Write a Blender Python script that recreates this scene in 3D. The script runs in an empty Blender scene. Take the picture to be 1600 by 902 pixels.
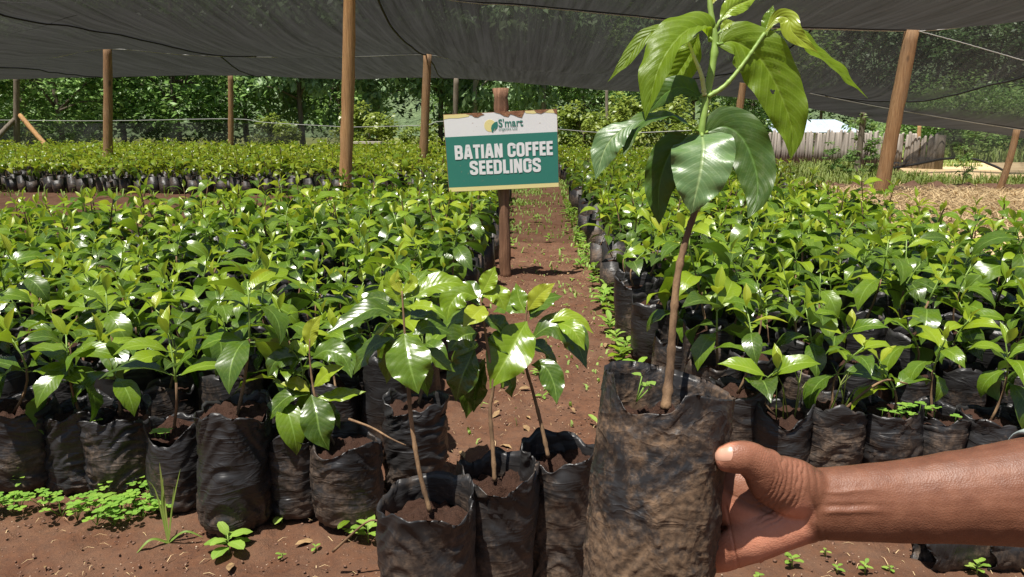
import bpy, bmesh, math, random
import numpy as np
from mathutils import Vector, Matrix, Euler
R = math.radians
PI = math.pi
S = bpy.context.scene
COL = S.collection

# ---------------------------------------------------------------- camera, world, sun
PITCH = R(12.34); HC = 0.85; F = 1170.0
cam = bpy.data.cameras.new('camera'); camo = bpy.data.objects.new('camera', cam); COL.objects.link(camo)
cam.sensor_width = 36; cam.lens = F/1600*36; cam.clip_start = 0.02; cam.clip_end = 2000
camo.location = (0, 0, HC); camo.rotation_euler = (PI/2-PITCH, 0, 0)
S.camera = camo
S.render.resolution_x = 1024; S.render.resolution_y = 577
SUNV = Vector((-0.20, -0.27, 1)).normalized()
elev = math.asin(SUNV.z); azim = math.atan2(SUNV.x, SUNV.y)
w = bpy.data.worlds.new("World"); S.world = w; w.use_nodes = True
nt = w.node_tree; bg = nt.nodes['Background']
sky = nt.nodes.new('ShaderNodeTexSky'); sky.sky_type = 'NISHITA'; sky.sun_disc = False
sky.sun_elevation = elev; sky.sun_rotation = azim; sky.air_density = 1.0; sky.dust_density = 1.5
nt.links.new(sky.outputs[0], bg.inputs[0]); bg.inputs[1].default_value = 0.05
sl = bpy.data.lights.new('sun', 'SUN'); sl.energy = 5.0; sl.angle = R(0.53); sl.color = (1, .955, .88)
so = bpy.data.objects.new('sun', sl); COL.objects.link(so); so.rotation_euler = SUNV.to_track_quat('Z', 'Y').to_euler()
so.location = (0, 0, 10)
S.view_settings.view_transform = 'Standard'; S.view_settings.look = 'None'
S.view_settings.exposure = 0.74; S.view_settings.gamma = 1

# ---------------------------------------------------------------- pixel -> place helpers
CF = Vector((0, math.cos(PITCH), -math.sin(PITCH))); CU = Vector((0, math.sin(PITCH), math.cos(PITCH)))
C0 = Vector((0, 0, HC))
def ray(px, py): return Vector(((px-800)/F, 0, 0)) + CU*((451-py)/F) + CF
def P(px, py, d): return C0 + ray(px, py)*d
def PY(px, py, Y): r = ray(px, py); return C0 + r*(Y/r.y)
def PZ(px, py, z=0.0): r = ray(px, py); return C0 + r*((z-HC)/r.z)

# ---------------------------------------------------------------- noise
def _hash(i, j, k, s):
    n = (i*374761393 + j*668265263 + k*2147483647 + s*1274126177) & 0xffffffff
    n = ((n ^ (n >> 13))*1274126177) & 0xffffffff
    n = (n ^ (n >> 16)) & 0xffff
    return n/65535.0
def vnoise(p, s=0):
    p = np.asarray(p, float); i = np.floor(p).astype(np.int64); f = p-i; f = f*f*(3-2*f)
    out = 0
    for a in (0, 1):
        for b in (0, 1):
            for c in (0, 1):
                wgt = (f[:,0] if a else 1-f[:,0])*(f[:,1] if b else 1-f[:,1])*(f[:,2] if c else 1-f[:,2])
                out = out + wgt*_hash(i[:,0]+a, i[:,1]+b, i[:,2]+c, s)
    return out*2-1
def fbm(p, s=0, o=4):
    p = np.asarray(p, float); a = .5; out = 0
    for k in range(o): out = out + a*vnoise(p*(2**k), s+k*7); a *= .5
    return out

# ---------------------------------------------------------------- mesh helpers
def mesh(name, V, Fc, mats=(), smooth=True, uv=None, mi=None, tone=None):
    m = bpy.data.meshes.new(name)
    V = np.asarray(V, np.float32).reshape(-1, 3)
    if isinstance(Fc, np.ndarray) and Fc.ndim == 2:
        n, k = Fc.shape
        m.vertices.add(len(V)); m.vertices.foreach_set('co', V.ravel())
        m.loops.add(n*k); m.loops.foreach_set('vertex_index', Fc.astype(np.int32).ravel())
        m.polygons.add(n); m.polygons.foreach_set('loop_start', np.arange(0, n*k, k, dtype=np.int32))
        m.polygons.foreach_set('loop_total', np.full(n, k, np.int32))
        m.update(calc_edges=True)
    else:
        m.from_pydata([tuple(map(float, v)) for v in V], [], [tuple(int(i) for i in f) for f in Fc])
    if smooth: m.polygons.foreach_set('use_smooth', [True]*len(m.polygons))
    for x in (mats if isinstance(mats, (list, tuple)) else [mats]): m.materials.append(x)
    if mi is not None: m.polygons.foreach_set('material_index', np.asarray(mi, np.int32))
    if uv is not None:
        l = m.uv_layers.new(name='UVMap'); vi = np.empty(len(m.loops), np.int32); m.loops.foreach_get('vertex_index', vi)
        l.data.foreach_set('uv', np.asarray(uv, np.float32)[vi].ravel())
    if tone is not None:
        a = m.attributes.new('tone', 'FLOAT', 'POINT'); a.data.foreach_set('value', np.asarray(tone, np.float32))
    m.update()
    return m
def obj(name, me, parent=None, loc=None):
    o = bpy.data.objects.new(name, me); COL.objects.link(o)
    if parent: o.parent = parent
    if loc is not None: o.location = loc
    return o
def tag(o, label, cat, group=None, kind=None):
    if label: o['label'] = label
    if cat: o['category'] = cat
    if group: o['group'] = group
    if kind: o['kind'] = kind
    return o
def thing(name, label, cat, loc=(0,0,0), rz=0, group=None):
    o = bpy.data.objects.new(name, None); COL.objects.link(o); o.empty_display_size = .05
    o.location = loc; o.rotation_euler = (0, 0, rz)
    return tag(o, label, cat, group)

class MB:
    "collects vertices and faces of one mesh"
    def __init__(s): s.v = []; s.f = []; s.m = []; s.uv = []
    def add(s, V, Fs, mi=0):
        b = len(s.v); s.v += [tuple(v) for v in V]; s.f += [tuple(i+b for i in f) for f in Fs]; s.m += [mi]*len(Fs)
    def box(s, c, d, rot=None, mi=0):
        c = Vector(c); V = []
        for x in (-1,1):
            for y in (-1,1):
                for z in (-1,1):
                    v = Vector((x*d[0]/2, y*d[1]/2, z*d[2]/2))
                    if rot is not None: v = rot @ v
                    V.append(c+v)
        s.add(V, [(0,1,3,2),(4,6,7,5),(0,4,5,1),(2,3,7,6),(0,2,6,4),(1,5,7,3)], mi)
    def tube(s, pts, rad, n=8, mi=0, jit=0, rng=None, cap=True):
        pts = [Vector(p) for p in pts]; V = []; k = len(pts); N = None
        for i, p in enumerate(pts):
            t = (pts[min(i+1,k-1)]-pts[max(i-1,0)]).normalized()
            if N is None: N = t.orthogonal().normalized()
            N = (N-t*N.dot(t)).normalized(); B = t.cross(N)
            r = rad[i] if isinstance(rad, (list, tuple)) else rad
            for a in range(n):
                q = 2*PI*a/n; rr = r*(1+(rng.uniform(-jit,jit) if rng else 0))
                V.append(p+N*math.cos(q)*rr+B*math.sin(q)*rr)
        Fs = [(i*n+a, i*n+(a+1)%n, (i+1)*n+(a+1)%n, (i+1)*n+a) for i in range(k-1) for a in range(n)]
        if cap: Fs += [tuple(range(n))[::-1], tuple(range((k-1)*n, k*n))]
        s.add(V, Fs, mi)
    def mesh(s, name, mats, smooth=True): return mesh(name, s.v, s.f, mats, smooth, mi=s.m)
    def build(s, name, mats, parent=None, smooth=True): return obj(name, s.mesh(name, mats, smooth), parent)

# ---------------------------------------------------------------- materials
def newmat(name):
    m = bpy.data.materials.new(name); m.use_nodes = True; nt = m.node_tree
    return m, nt, nt.nodes['Principled BSDF'], nt.nodes['Material Output']
def N(nt, t, **kw):
    n = nt.nodes.new(t)
    for k, v in kw.items():
        if k in n.inputs.keys() if isinstance(k, str) else False: n.inputs[k].default_value = v
        else: setattr(n, k, v)
    return n
def ramp(nt, fac, stops):
    r = nt.nodes.new('ShaderNodeValToRGB'); e = r.color_ramp.elements
    while len(e) < len(stops): e.new(.5)
    for i, (p, c) in enumerate(stops):
        e[i].position = p; e[i].color = (*c, 1) if len(c) == 3 else c
    nt.links.new(fac, r.inputs[0]); return r.outputs[0]
def math_(nt, op, a, b=None, c=None):
    n = nt.nodes.new('ShaderNodeMath'); n.operation = op
    for i, x in enumerate((a, b, c)):
        if x is None: continue
        if isinstance(x, (int, float)): n.inputs[i].default_value = x
        else: nt.links.new(x, n.inputs[i])
    return n.outputs[0]
def mixc(nt, fac, a, b, mode='MIX'):
    n = nt.nodes.new('ShaderNodeMix'); n.data_type = 'RGBA'; n.blend_type = mode
    for s_, x in ((n.inputs[0], fac), (n.inputs[6], a), (n.inputs[7], b)):
        if isinstance(x, (int, float)): s_.default_value = x
        elif isinstance(x, tuple): s_.default_value = (*x, 1)
        else: nt.links.new(x, s_)
    return n.outputs[2]
def noise(nt, scale, detail=4, vec=None, rough=.5, dist=0):
    n = nt.nodes.new('ShaderNodeTexNoise'); n.inputs['Scale'].default_value = scale; n.inputs['Detail'].default_value = detail
    n.inputs['Roughness'].default_value = rough; n.inputs['Distortion'].default_value = dist
    if vec is not None: nt.links.new(vec, n.inputs['Vector'])
    return n.outputs['Fac']
def coords(nt, kind='Object', scale=(1,1,1), rnd=False):
    tc = nt.nodes.new('ShaderNodeTexCoord'); mp = nt.nodes.new('ShaderNodeMapping'); mp.inputs['Scale'].default_value = scale
    nt.links.new(tc.outputs[kind], mp.inputs['Vector'])
    if rnd:
        oi = nt.nodes.new('ShaderNodeObjectInfo'); v = nt.nodes.new('ShaderNodeVectorMath'); v.operation = 'MULTIPLY'
        cx = nt.nodes.new('ShaderNodeCombineXYZ')
        for i in range(3): nt.links.new(oi.outputs['Random'], cx.inputs[i])
        nt.links.new(cx.outputs[0], v.inputs[0]); v.inputs[1].default_value = (37, 53, 71)
        nt.links.new(v.outputs[0], mp.inputs['Location'])
    return mp.outputs[0]
def bump(nt, bsdf, h, strength=.5, dist=.01):
    b = nt.nodes.new('ShaderNodeBump'); b.inputs['Strength'].default_value = strength; b.inputs['Distance'].default_value = dist
    nt.links.new(h, b.inputs['Height']); nt.links.new(b.outputs[0], bsdf.inputs['Normal']); return b

def leaf_mat(name, ca, cb, cc, back, trans, rough=.3, tw=.32, spec=.5, quilt=.3, vc=.2):
    m, nt, b, out = newmat(name); L = nt.links.new
    oi = nt.nodes.new('ShaderNodeObjectInfo'); at = nt.nodes.new('ShaderNodeAttribute'); at.attribute_name = 'tone'
    rnd = math_(nt, 'FRACT', math_(nt, 'ADD', oi.outputs['Random'], at.outputs['Fac']))
    base = ramp(nt, rnd, [(0, ca), (.5, cb), (1, cc)])
    uv = nt.nodes.new('ShaderNodeUVMap'); sp = nt.nodes.new('ShaderNodeSeparateXYZ'); L(uv.outputs[0], sp.inputs[0])
    au = math_(nt, 'ABSOLUTE', math_(nt, 'SUBTRACT', sp.outputs[0], .5))          # 0 at the midrib .5 at the edge
    v = sp.outputs[1]
    ph = math_(nt, 'SUBTRACT', math_(nt, 'MULTIPLY', v, 11), math_(nt, 'MULTIPLY', au, 5.0))
    fr = math_(nt, 'ABSOLUTE', math_(nt, 'SUBTRACT', math_(nt, 'FRACT', ph), .5))   # 0 on a line .. .5 between
    vein = math_(nt, 'SUBTRACT', 1, math_(nt, 'SMOOTH_MIN', math_(nt, 'MULTIPLY', fr, 9), 1, .2))
    mid = math_(nt, 'SUBTRACT', 1, math_(nt, 'MINIMUM', math_(nt, 'MULTIPLY', au, 26), 1))
    vm = math_(nt, 'MAXIMUM', math_(nt, 'MULTIPLY', vein, vc), math_(nt, 'MULTIPLY', mid, .7))
    vm = math_(nt, 'MAXIMUM', vm, 0)
    col = mixc(nt, vm, base, back)
    tc = coords(nt, 'UV', (1.0, 2.3, 1.0), rnd=True)
    blot = noise(nt, 5, 4, tc, .65)
    col = mixc(nt, math_(nt, 'MULTIPLY', blot, .35), col, mixc(nt, .5, base, (.35, .40, .02)))
    scar = ramp(nt, noise(nt, 3.2, 6, tc, .75), [(.68, (0,0,0)), (.70, (1,1,1))])
    col = mixc(nt, math_(nt, 'MULTIPLY', scar, .75), col, (.30,.22,.06))
    geo = nt.nodes.new('ShaderNodeNewGeometry')
    col2 = mixc(nt, geo.outputs['Backfacing'], col, mixc(nt, .55, col, back))
    L(col2, b.inputs['Base Color'])
    b.inputs['Specular IOR Level'].default_value = spec
    dusty = noise(nt, 4, 6, tc, .75)
    rg = math_(nt, 'ADD', math_(nt, 'MULTIPLY', dusty, .42), rough-.19)
    dm = ramp(nt, dusty, [(.52, (0,0,0)), (.72, (1,1,1))])
    col2 = mixc(nt, math_(nt, 'MULTIPLY', dm, .12), col2, (.30,.28,.18)); L(col2, b.inputs['Base Color'])
    rg = math_(nt, 'ADD', rg, math_(nt, 'MULTIPLY', geo.outputs['Backfacing'], .25))
    L(rg, b.inputs['Roughness'])
    h = math_(nt, 'SUBTRACT', math_(nt, 'MULTIPLY', fr, -1.0), math_(nt, 'MULTIPLY', mid, .8))
    h = math_(nt, 'MULTIPLY', h, -1)
    h = math_(nt, 'ADD', math_(nt, 'SUBTRACT', fr, math_(nt, 'MULTIPLY', mid, .6)), math_(nt, 'MULTIPLY', noise(nt, 7, 4, tc, .6), .5))
    bump(nt, b, h, quilt, .0017)
    tr = nt.nodes.new('ShaderNodeBsdfTranslucent'); L(mixc(nt, .5, col, trans), tr.inputs[0])
    mx = nt.nodes.new('ShaderNodeMixShader'); mx.inputs[0].default_value = tw
    L(b.outputs[0], mx.inputs[1]); L(tr.outputs[0], mx.inputs[2]); L(mx.outputs[0], out.inputs[0])
    return m
M = {}
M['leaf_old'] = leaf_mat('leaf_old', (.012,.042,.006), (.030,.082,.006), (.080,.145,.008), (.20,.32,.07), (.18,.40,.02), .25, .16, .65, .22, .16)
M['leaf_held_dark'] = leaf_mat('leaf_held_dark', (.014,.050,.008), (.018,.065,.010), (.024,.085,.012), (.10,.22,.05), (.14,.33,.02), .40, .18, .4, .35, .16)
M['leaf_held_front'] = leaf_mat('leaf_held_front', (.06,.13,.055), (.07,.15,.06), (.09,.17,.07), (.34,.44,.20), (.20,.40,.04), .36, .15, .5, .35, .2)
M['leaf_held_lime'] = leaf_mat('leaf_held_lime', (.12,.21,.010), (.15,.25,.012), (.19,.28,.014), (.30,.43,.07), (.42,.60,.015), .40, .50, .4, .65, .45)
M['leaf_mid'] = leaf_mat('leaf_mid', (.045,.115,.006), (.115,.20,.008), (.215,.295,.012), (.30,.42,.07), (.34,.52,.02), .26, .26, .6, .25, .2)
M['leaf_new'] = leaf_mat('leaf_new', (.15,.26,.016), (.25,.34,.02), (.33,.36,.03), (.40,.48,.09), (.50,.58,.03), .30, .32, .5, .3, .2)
M['weed'] = leaf_mat('weed', (.14,.28,.04), (.21,.36,.05), (.30,.42,.09), (.36,.5,.15), (.35,.55,.05), .5, .35, .3)
M['clover'] = leaf_mat('clover', (.10,.25,.025), (.15,.32,.03), (.22,.37,.04), (.3,.5,.15), (.3,.6,.06), .5, .35, .3)
M['grass'] = leaf_mat('grass', (.10,.20,.03), (.18,.27,.05), (.32,.33,.10), (.35,.42,.15), (.35,.5,.06), .5, .3, .3, .1)

def tree_mat(name, ca, cb, cc, tw=.38, rough=.4):
    m, nt, b, out = newmat(name); L = nt.links.new
    oi = nt.nodes.new('ShaderNodeObjectInfo'); at = nt.nodes.new('ShaderNodeAttribute'); at.attribute_name = 'tone'
    r = math_(nt, 'ADD', math_(nt, 'MULTIPLY', at.outputs['Fac'], .75), math_(nt, 'MULTIPLY', oi.outputs['Random'], .25))
    c = ramp(nt, r, [(0, ca), (.5, cb), (1, cc)])
    L(c, b.inputs['Base Color']); b.inputs['Roughness'].default_value = rough
    tr = nt.nodes.new('ShaderNodeBsdfTranslucent'); L(c, tr.inputs[0])
    mx = nt.nodes.new('ShaderNodeMixShader'); mx.inputs[0].default_value = tw
    L(b.outputs[0], mx.inputs[1]); L(tr.outputs[0], mx.inputs[2]); L(mx.outputs[0], out.inputs[0])
    return m
M['tree_green'] = tree_mat('tree_green', (.09,.18,.05), (.20,.35,.09), (.38,.50,.17))
M['tree_pale'] = tree_mat('tree_pale', (.11,.20,.08), (.24,.37,.16), (.44,.54,.30))
M['tree_yellow'] = tree_mat('tree_yellow', (.13,.20,.03), (.24,.31,.05), (.36,.40,.08))
M['tree_dark'] = tree_mat('tree_dark', (.04,.08,.03), (.08,.15,.05), (.14,.22,.08))

def simple(name, c1, c2, scale=20, rough=.7, bs=.4, bd=.003, det=5, stretch=(1,1,1), spec=.4, rnd=True):
    m, nt, b, out = newmat(name)
    tc = coords(nt, 'Object', stretch, rnd)
    n = noise(nt, scale, det, tc, .6)
    nt.links.new(ramp(nt, n, [(.3, c1), (.7, c2)]), b.inputs['Base Color'])
    b.inputs['Roughness'].default_value = rough; b.inputs['Specular IOR Level'].default_value = spec
    bump(nt, b, noise(nt, scale*3, 4, tc, .6), bs, bd)
    return m
M['stem_brown'] = simple('stem_brown', (.075,.042,.022), (.27,.165,.085), 45, .8, .8, .003, stretch=(1,1,.25))
M['stem_green'] = simple('stem_green', (.14,.24,.04), (.26,.36,.08), 40, .5, .2, .001)
M['stem_pale'] = simple('stem_pale', (.42,.45,.16), (.55,.55,.25), 40, .5, .2, .001)
def wood_mat(name, c1, c2, grey=(.22,.18,.14)):
    m, nt, b, out = newmat(name); tcs = coords(nt, 'Object', (3,3,.14), True); tc = coords(nt, 'Object', (1,1,.5), True)
    g = noise(nt, 22, 7, tcs, .7, .4); c = ramp(nt, g, [(.25, tuple(x*.45 for x in c1)), (.42, c1), (.7, c2)])
    vo = nt.nodes.new('ShaderNodeTexVoronoi'); vo.inputs['Scale'].default_value = 5; nt.links.new(tc, vo.inputs['Vector'])
    kn = ramp(nt, vo.outputs['Distance'], [(.07, (1,1,1)), (.15, (0,0,0))]); c = mixc(nt, kn, c, tuple(x*.35 for x in c1))
    c = mixc(nt, ramp(nt, noise(nt, 3, 6, tc, .7), [(.45, (0,0,0)), (.8, (.5,)*3)]), c, grey)
    nt.links.new(c, b.inputs['Base Color']); b.inputs['Roughness'].default_value = .8; bump(nt, b, g, .9, .012); return m
M['post_wood'] = wood_mat('post_wood', (.28,.15,.065), (.46,.28,.14)); M['post_orange'] = wood_mat('post_orange', (.44,.23,.085), (.64,.39,.17), (.36,.24,.14))
M['post_grey'] = simple('post_grey', (.13,.105,.075), (.28,.235,.18), 14, .85, .8, .006, stretch=(3,3,.25))
M['stake_grey'] = simple('stake_grey', (.24,.21,.18), (.46,.41,.36), 9, .85, .7, .006, stretch=(3,3,.3))
M['bark'] = simple('bark', (.07,.055,.04), (.17,.135,.10), 8, .9, .8, .01, stretch=(2,2,.4))
M['bark_pale'] = simple('bark_pale', (.15,.13,.10), (.30,.27,.22), 8, .9, .6, .01, stretch=(2,2,.4))
M['wire'] = simple('wire', (.35,.35,.34), (.5,.5,.48), 30, .5, .1, .001)
M['rope'] = simple('rope', (.008,.008,.008), (.015,.015,.015), 30, .7, .1, .001)
M['straw'] = simple('straw', (.42,.28,.13), (.70,.54,.30), 2.0, .7, .1, .001)
M['pebble'] = simple('pebble', (.30,.20,.13), (.52,.40,.28), 6, .85, .3, .003)
M['clod'] = simple('clod', (.11,.057,.036), (.21,.115,.075), 30, .95, .6, .004)
M['metal_roof'] = simple('metal_roof', (.34,.42,.52), (.46,.53,.62), 2, .45, .1, .003)
M['plaster'] = simple('plaster', (.45,.42,.38), (.55,.5,.45), 3, .9, .2, .003)
M['green_pipe'] = simple('green_pipe', (.01,.10,.05), (.02,.15,.07), 20, .4, .1, .001)
M['steel'] = simple('steel', (.2,.2,.2), (.35,.33,.3), 20, .5, .1, .001)
M['plank'] = simple('plank', (.4,.36,.3), (.6,.55,.48), 6, .8, .3, .003, stretch=(.3,3,3))
M['sleeve'] = simple('sleeve', (.30,.36,.34), (.45,.5,.48), 60, .9, .5, .001)

def soil_mat(name, fine=1.0, wet=1.0):
    m, nt, b, out = newmat(name)
    tc = coords(nt, 'Object')
    n1 = noise(nt, 3*fine, 6, tc, .6); n2 = noise(nt, 90*fine, 6, tc, .65); n3 = noise(nt, 420*fine, 3, tc, .6)
    c = ramp(nt, n1, [(.3, (.115*wet,.056*wet,.036*wet)), (.55, (.17*wet,.086*wet,.055*wet)), (.8, (.235*wet,.13*wet,.085*wet))])
    c = mixc(nt, math_(nt, 'MULTIPLY', n2, .7), c, (.075*wet,.031*wet,.019*wet), 'MIX')
    sp = ramp(nt, n3, [(.66, (0,0,0)), (.74, (1,1,1))])
    c = mixc(nt, math_(nt, 'MULTIPLY', sp, .55), c, (.36,.23,.14))
    nt.links.new(c, b.inputs['Base Color']); b.inputs['Roughness'].default_value = .95; b.inputs['Specular IOR Level'].default_value = .2
    h = math_(nt, 'ADD', n2, math_(nt, 'MULTIPLY', n3, .4))
    bump(nt, b, h, .9, .008)
    return m
M['soil'] = soil_mat('soil'); M['potting_soil'] = soil_mat('potting_soil', 1.4, .36)

def ground_mat():
    m, nt, b, out = newmat('ground_soil')
    tc = coords(nt, 'Object')
    n1 = noise(nt, 1.3, 6, tc, .6); n2 = noise(nt, 55, 7, tc, .7); n3 = noise(nt, 230, 3, tc, .6)
    c = ramp(nt, n1, [(.3, (.078,.032,.016)), (.5, (.122,.053,.027)), (.75, (.185,.090,.050))])
    c = mixc(nt, ramp(nt, n2, [(.35, (1,1,1)), (.62, (0,0,0))]), c, (.075,.036,.022))
    pn = ramp(nt, noise(nt, 7, 5, tc, .65), [(.35, (0,0,0)), (.7, (1,1,1))]); c = mixc(nt, math_(nt, 'MULTIPLY', pn, .38), c, (.22,.135,.086))
    sp = ramp(nt, n3, [(.66, (0,0,0)), (.73, (1,1,1))])
    c = mixc(nt, math_(nt, 'MULTIPLY', sp, .5), c, (.42,.27,.17))
    # dry grassy land beyond the nursery
    s = nt.nodes.new('ShaderNodeSeparateXYZ'); nt.links.new(tc, s.inputs[0])
    far = math_(nt, 'MULTIPLY', math_(nt, 'ADD', math_(nt, 'SUBTRACT', s.outputs[1], 17.5), math_(nt, 'MULTIPLY', noise(nt, .6, 4, tc), 3)), .5)
    cl = nt.nodes.new('ShaderNodeClamp'); nt.links.new(far, cl.inputs[0])
    gcol = ramp(nt, noise(nt, 2.2, 6, tc, .7), [(.35, (.09,.13,.03)), (.6, (.22,.22,.08)), (.75, (.36,.29,.14))])
    c = mixc(nt, cl.outputs[0], c, gcol)
    nt.links.new(c, b.inputs['Base Color']); b.inputs['Roughness'].default_value = .95; b.inputs['Specular IOR Level'].default_value = .2
    bump(nt, b, math_(nt, 'ADD', n2, math_(nt, 'MULTIPLY', n3, .35)), .85, .01)
    return m
M['ground'] = ground_mat()
M['road'] = simple('road', (.50,.36,.19), (.66,.50,.29), 1.5, .95, .4, .01, det=8, rnd=False)

def bag_mat(name, dirt=.5, dirtcol=(.15,.09,.055), fine=1.0, thr=.0, stretch=(6, 6, 22), bs=.55, soft=.28):
    m, nt, b, out = newmat(name); L = nt.links.new
    tc = coords(nt, 'Object', rnd=True)
    tcs = coords(nt, 'Object', stretch, rnd=True)
    tg = nt.nodes.new('ShaderNodeTexCoord'); s = nt.nodes.new('ShaderNodeSeparateXYZ'); L(tg.outputs['Object'], s.inputs[0])
    n1 = noise(nt, 11*fine, 7, tc, .68, .3); n2 = noise(nt, 110*fine, 4, tc, .6)
    b.inputs['Specular IOR Level'].default_value = .4
    z = math_(nt, 'MULTIPLY', s.outputs[2], -3.0)
    d = math_(nt, 'ADD', math_(nt, 'ADD', n1, math_(nt, 'MULTIPLY', z, .35)), math_(nt, 'MULTIPLY', n2, .18))
    lo = .62-dirt*.28+thr
    mask = ramp(nt, d, [(lo, (0,0,0)), (lo+soft, (1,1,1))])
    base = ramp(nt, noise(nt, 30, 4, tc), [(.3, (.006,.006,.007)), (.7, (.015,.016,.019))])
    dust = mixc(nt, math_(nt, 'MULTIPLY', noise(nt, 5, 5, tc, .7), .22), base, (.10,.085,.07))
    dc = ramp(nt, n2, [(.35, tuple(x*.5 for x in dirtcol)), (.65, tuple(x*1.25 for x in dirtcol))])
    col = mixc(nt, math_(nt, 'MULTIPLY', mask, .85), dust, dc)
    L(col, b.inputs['Base Color'])
    L(ramp(nt, math_(nt, 'ADD', math_(nt, 'MULTIPLY', mask, .6), math_(nt, 'MULTIPLY', n2, .2)), [(0, (.34,)*3), (.8, (.92,)*3)]), b.inputs['Roughness'])
    wr = nt.nodes.new('ShaderNodeTexNoise'); wr.inputs['Scale'].default_value = 1.6*fine; wr.inputs['Detail'].default_value = 3
    wr.inputs['Distortion'].default_value = .8; L(tcs, wr.inputs['Vector'])
    rid = math_(nt, 'POWER', math_(nt, 'ABSOLUTE', math_(nt, 'SUBTRACT', wr.outputs['Fac'], .5)), .75)
    h = math_(nt, 'ADD', math_(nt, 'MULTIPLY', rid, -1.5), math_(nt, 'MULTIPLY', math_(nt, 'MULTIPLY', n2, mask), .3))
    bump(nt, b, h, bs, .006)
    return m
M['bag'] = bag_mat('black_bag', .42, (.13,.085,.055))
M['bag_dirty'] = bag_mat('muddy_bag', .72, (.15,.10,.065))
M['bag_front'] = bag_mat('mud_filmed_bag', .95, (.165,.108,.068), 1.0, 0, (5,5,15), .5, .35)
M['bag_held'] = bag_mat('mud_caked_bag', .98, (.115,.070,.039), 1.7, 0, (8,8,12), .5, .16)

def net_mat(name, T0, streak=.5, base=.05, Y=False):
    m, nt, b, out = newmat(name); L = nt.links.new
    geo = nt.nodes.new('ShaderNodeNewGeometry'); dt = nt.nodes.new('ShaderNodeVectorMath'); dt.operation = 'DOT_PRODUCT'
    L(geo.outputs['Incoming'], dt.inputs[0]); L(geo.outputs['Normal'], dt.inputs[1])
    cs = math_(nt, 'MAXIMUM', math_(nt, 'ABSOLUTE', dt.outputs['Value']), .03)
    tcs = coords(nt, 'Object', (9, .25, .25)); st = noise(nt, 1.6, 7, tcs, .75)
    tcf = coords(nt, 'Object', (1.0, .35, 1.0)); fl = noise(nt, 2.5, 5, tcf, .6)
    k = math_(nt, 'ADD', .55, math_(nt, 'ADD', math_(nt, 'MULTIPLY', st, streak), math_(nt, 'MULTIPLY', fl, .9-streak)))
    T = math_(nt, 'POWER', T0, math_(nt, 'DIVIDE', k, math_(nt, 'POWER', cs, 1.5)))      # knitted yarn: the more slanted the view the less passes
    b.inputs['Roughness'].default_value = .75
    L(ramp(nt, st, [(.3, (base*.55,)*3), (.7, (base*1.5,)*3)]), b.inputs['Base Color'])
    tl = nt.nodes.new('ShaderNodeBsdfTranslucent'); L(ramp(nt, st, [(.3, (base*.6,)*3), (.7, (base*1.9,)*3)]), tl.inputs[0])
    m1 = nt.nodes.new('ShaderNodeMixShader'); m1.inputs[0].default_value = .5; L(b.outputs[0], m1.inputs[1]); L(tl.outputs[0], m1.inputs[2])
    tp = nt.nodes.new('ShaderNodeBsdfTransparent')
    mx = nt.nodes.new('ShaderNodeMixShader'); L(T, mx.inputs[0]); L(m1.outputs[0], mx.inputs[1]); L(tp.outputs[0], mx.inputs[2])
    L(mx.outputs[0], out.inputs[0])
    return m
M['net'] = net_mat('shade_net', .69, 1.1, .024)
M['curtain'] = net_mat('side_net', .50, .3, .03)

# ---------------------------------------------------------------- ground
rng = random.Random(7); nrng = np.random.default_rng(7)
def spaced(lo, hi, step, grow, end):
    a = list(np.arange(lo, hi, step)); s = step; x = a[-1]
    while x < end: s *= grow; x += s; a.append(x)
    return a
xp = spaced(0, 1.7, .013, 1.09, 400); xs = np.array([-x for x in xp[::-1][:-1]]+xp)
ypos = spaced(.95, 4.6, .013, 1.05, 500); yn = [.95-.05*1.35**i for i in range(1, 24)][::-1]; yn = [.95-sum(.04*1.4**j for j in range(i)) for i in range(1, 22)][::-1]
ys = np.array(yn+ypos)
XX, YY = np.meshgrid(xs, ys); pts = np.stack([XX.ravel(), YY.ravel(), np.zeros(XX.size)], 1)
fade = np.clip(1-(pts[:,1]-3)/12, .15, 1)
Z = fbm(pts*3.1, 1, 3)*.022 + fbm(pts*16, 5, 4)*.014*fade
rg_ = 1-np.abs(fbm(pts*38, 9, 3)*2); Z += np.where(fade > .5, (rg_-.6)*.006, 0)
Z += np.clip(fbm(pts*22, 33, 2)-.18, 0, 1)*.03*fade
Z -= .02
def gz(x, y):
    return float(fbm(np.array([[x*3.1, y*3.1, 0]]), 1, 3)[0]*.022-.016)
V = np.stack([XX.ravel(), YY.ravel(), Z], 1)
nx, ny = len(xs), len(ys); I = np.arange(nx*ny).reshape(ny, nx)
Fq = np.stack([I[:-1,:-1].ravel(), I[:-1,1:].ravel(), I[1:,1:].ravel(), I[1:,:-1].ravel()], 1)
tag(obj('ground', mesh('ground', V, Fq, M['ground'])), 'reddish brown bare nursery soil', None, kind='structure')

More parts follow.
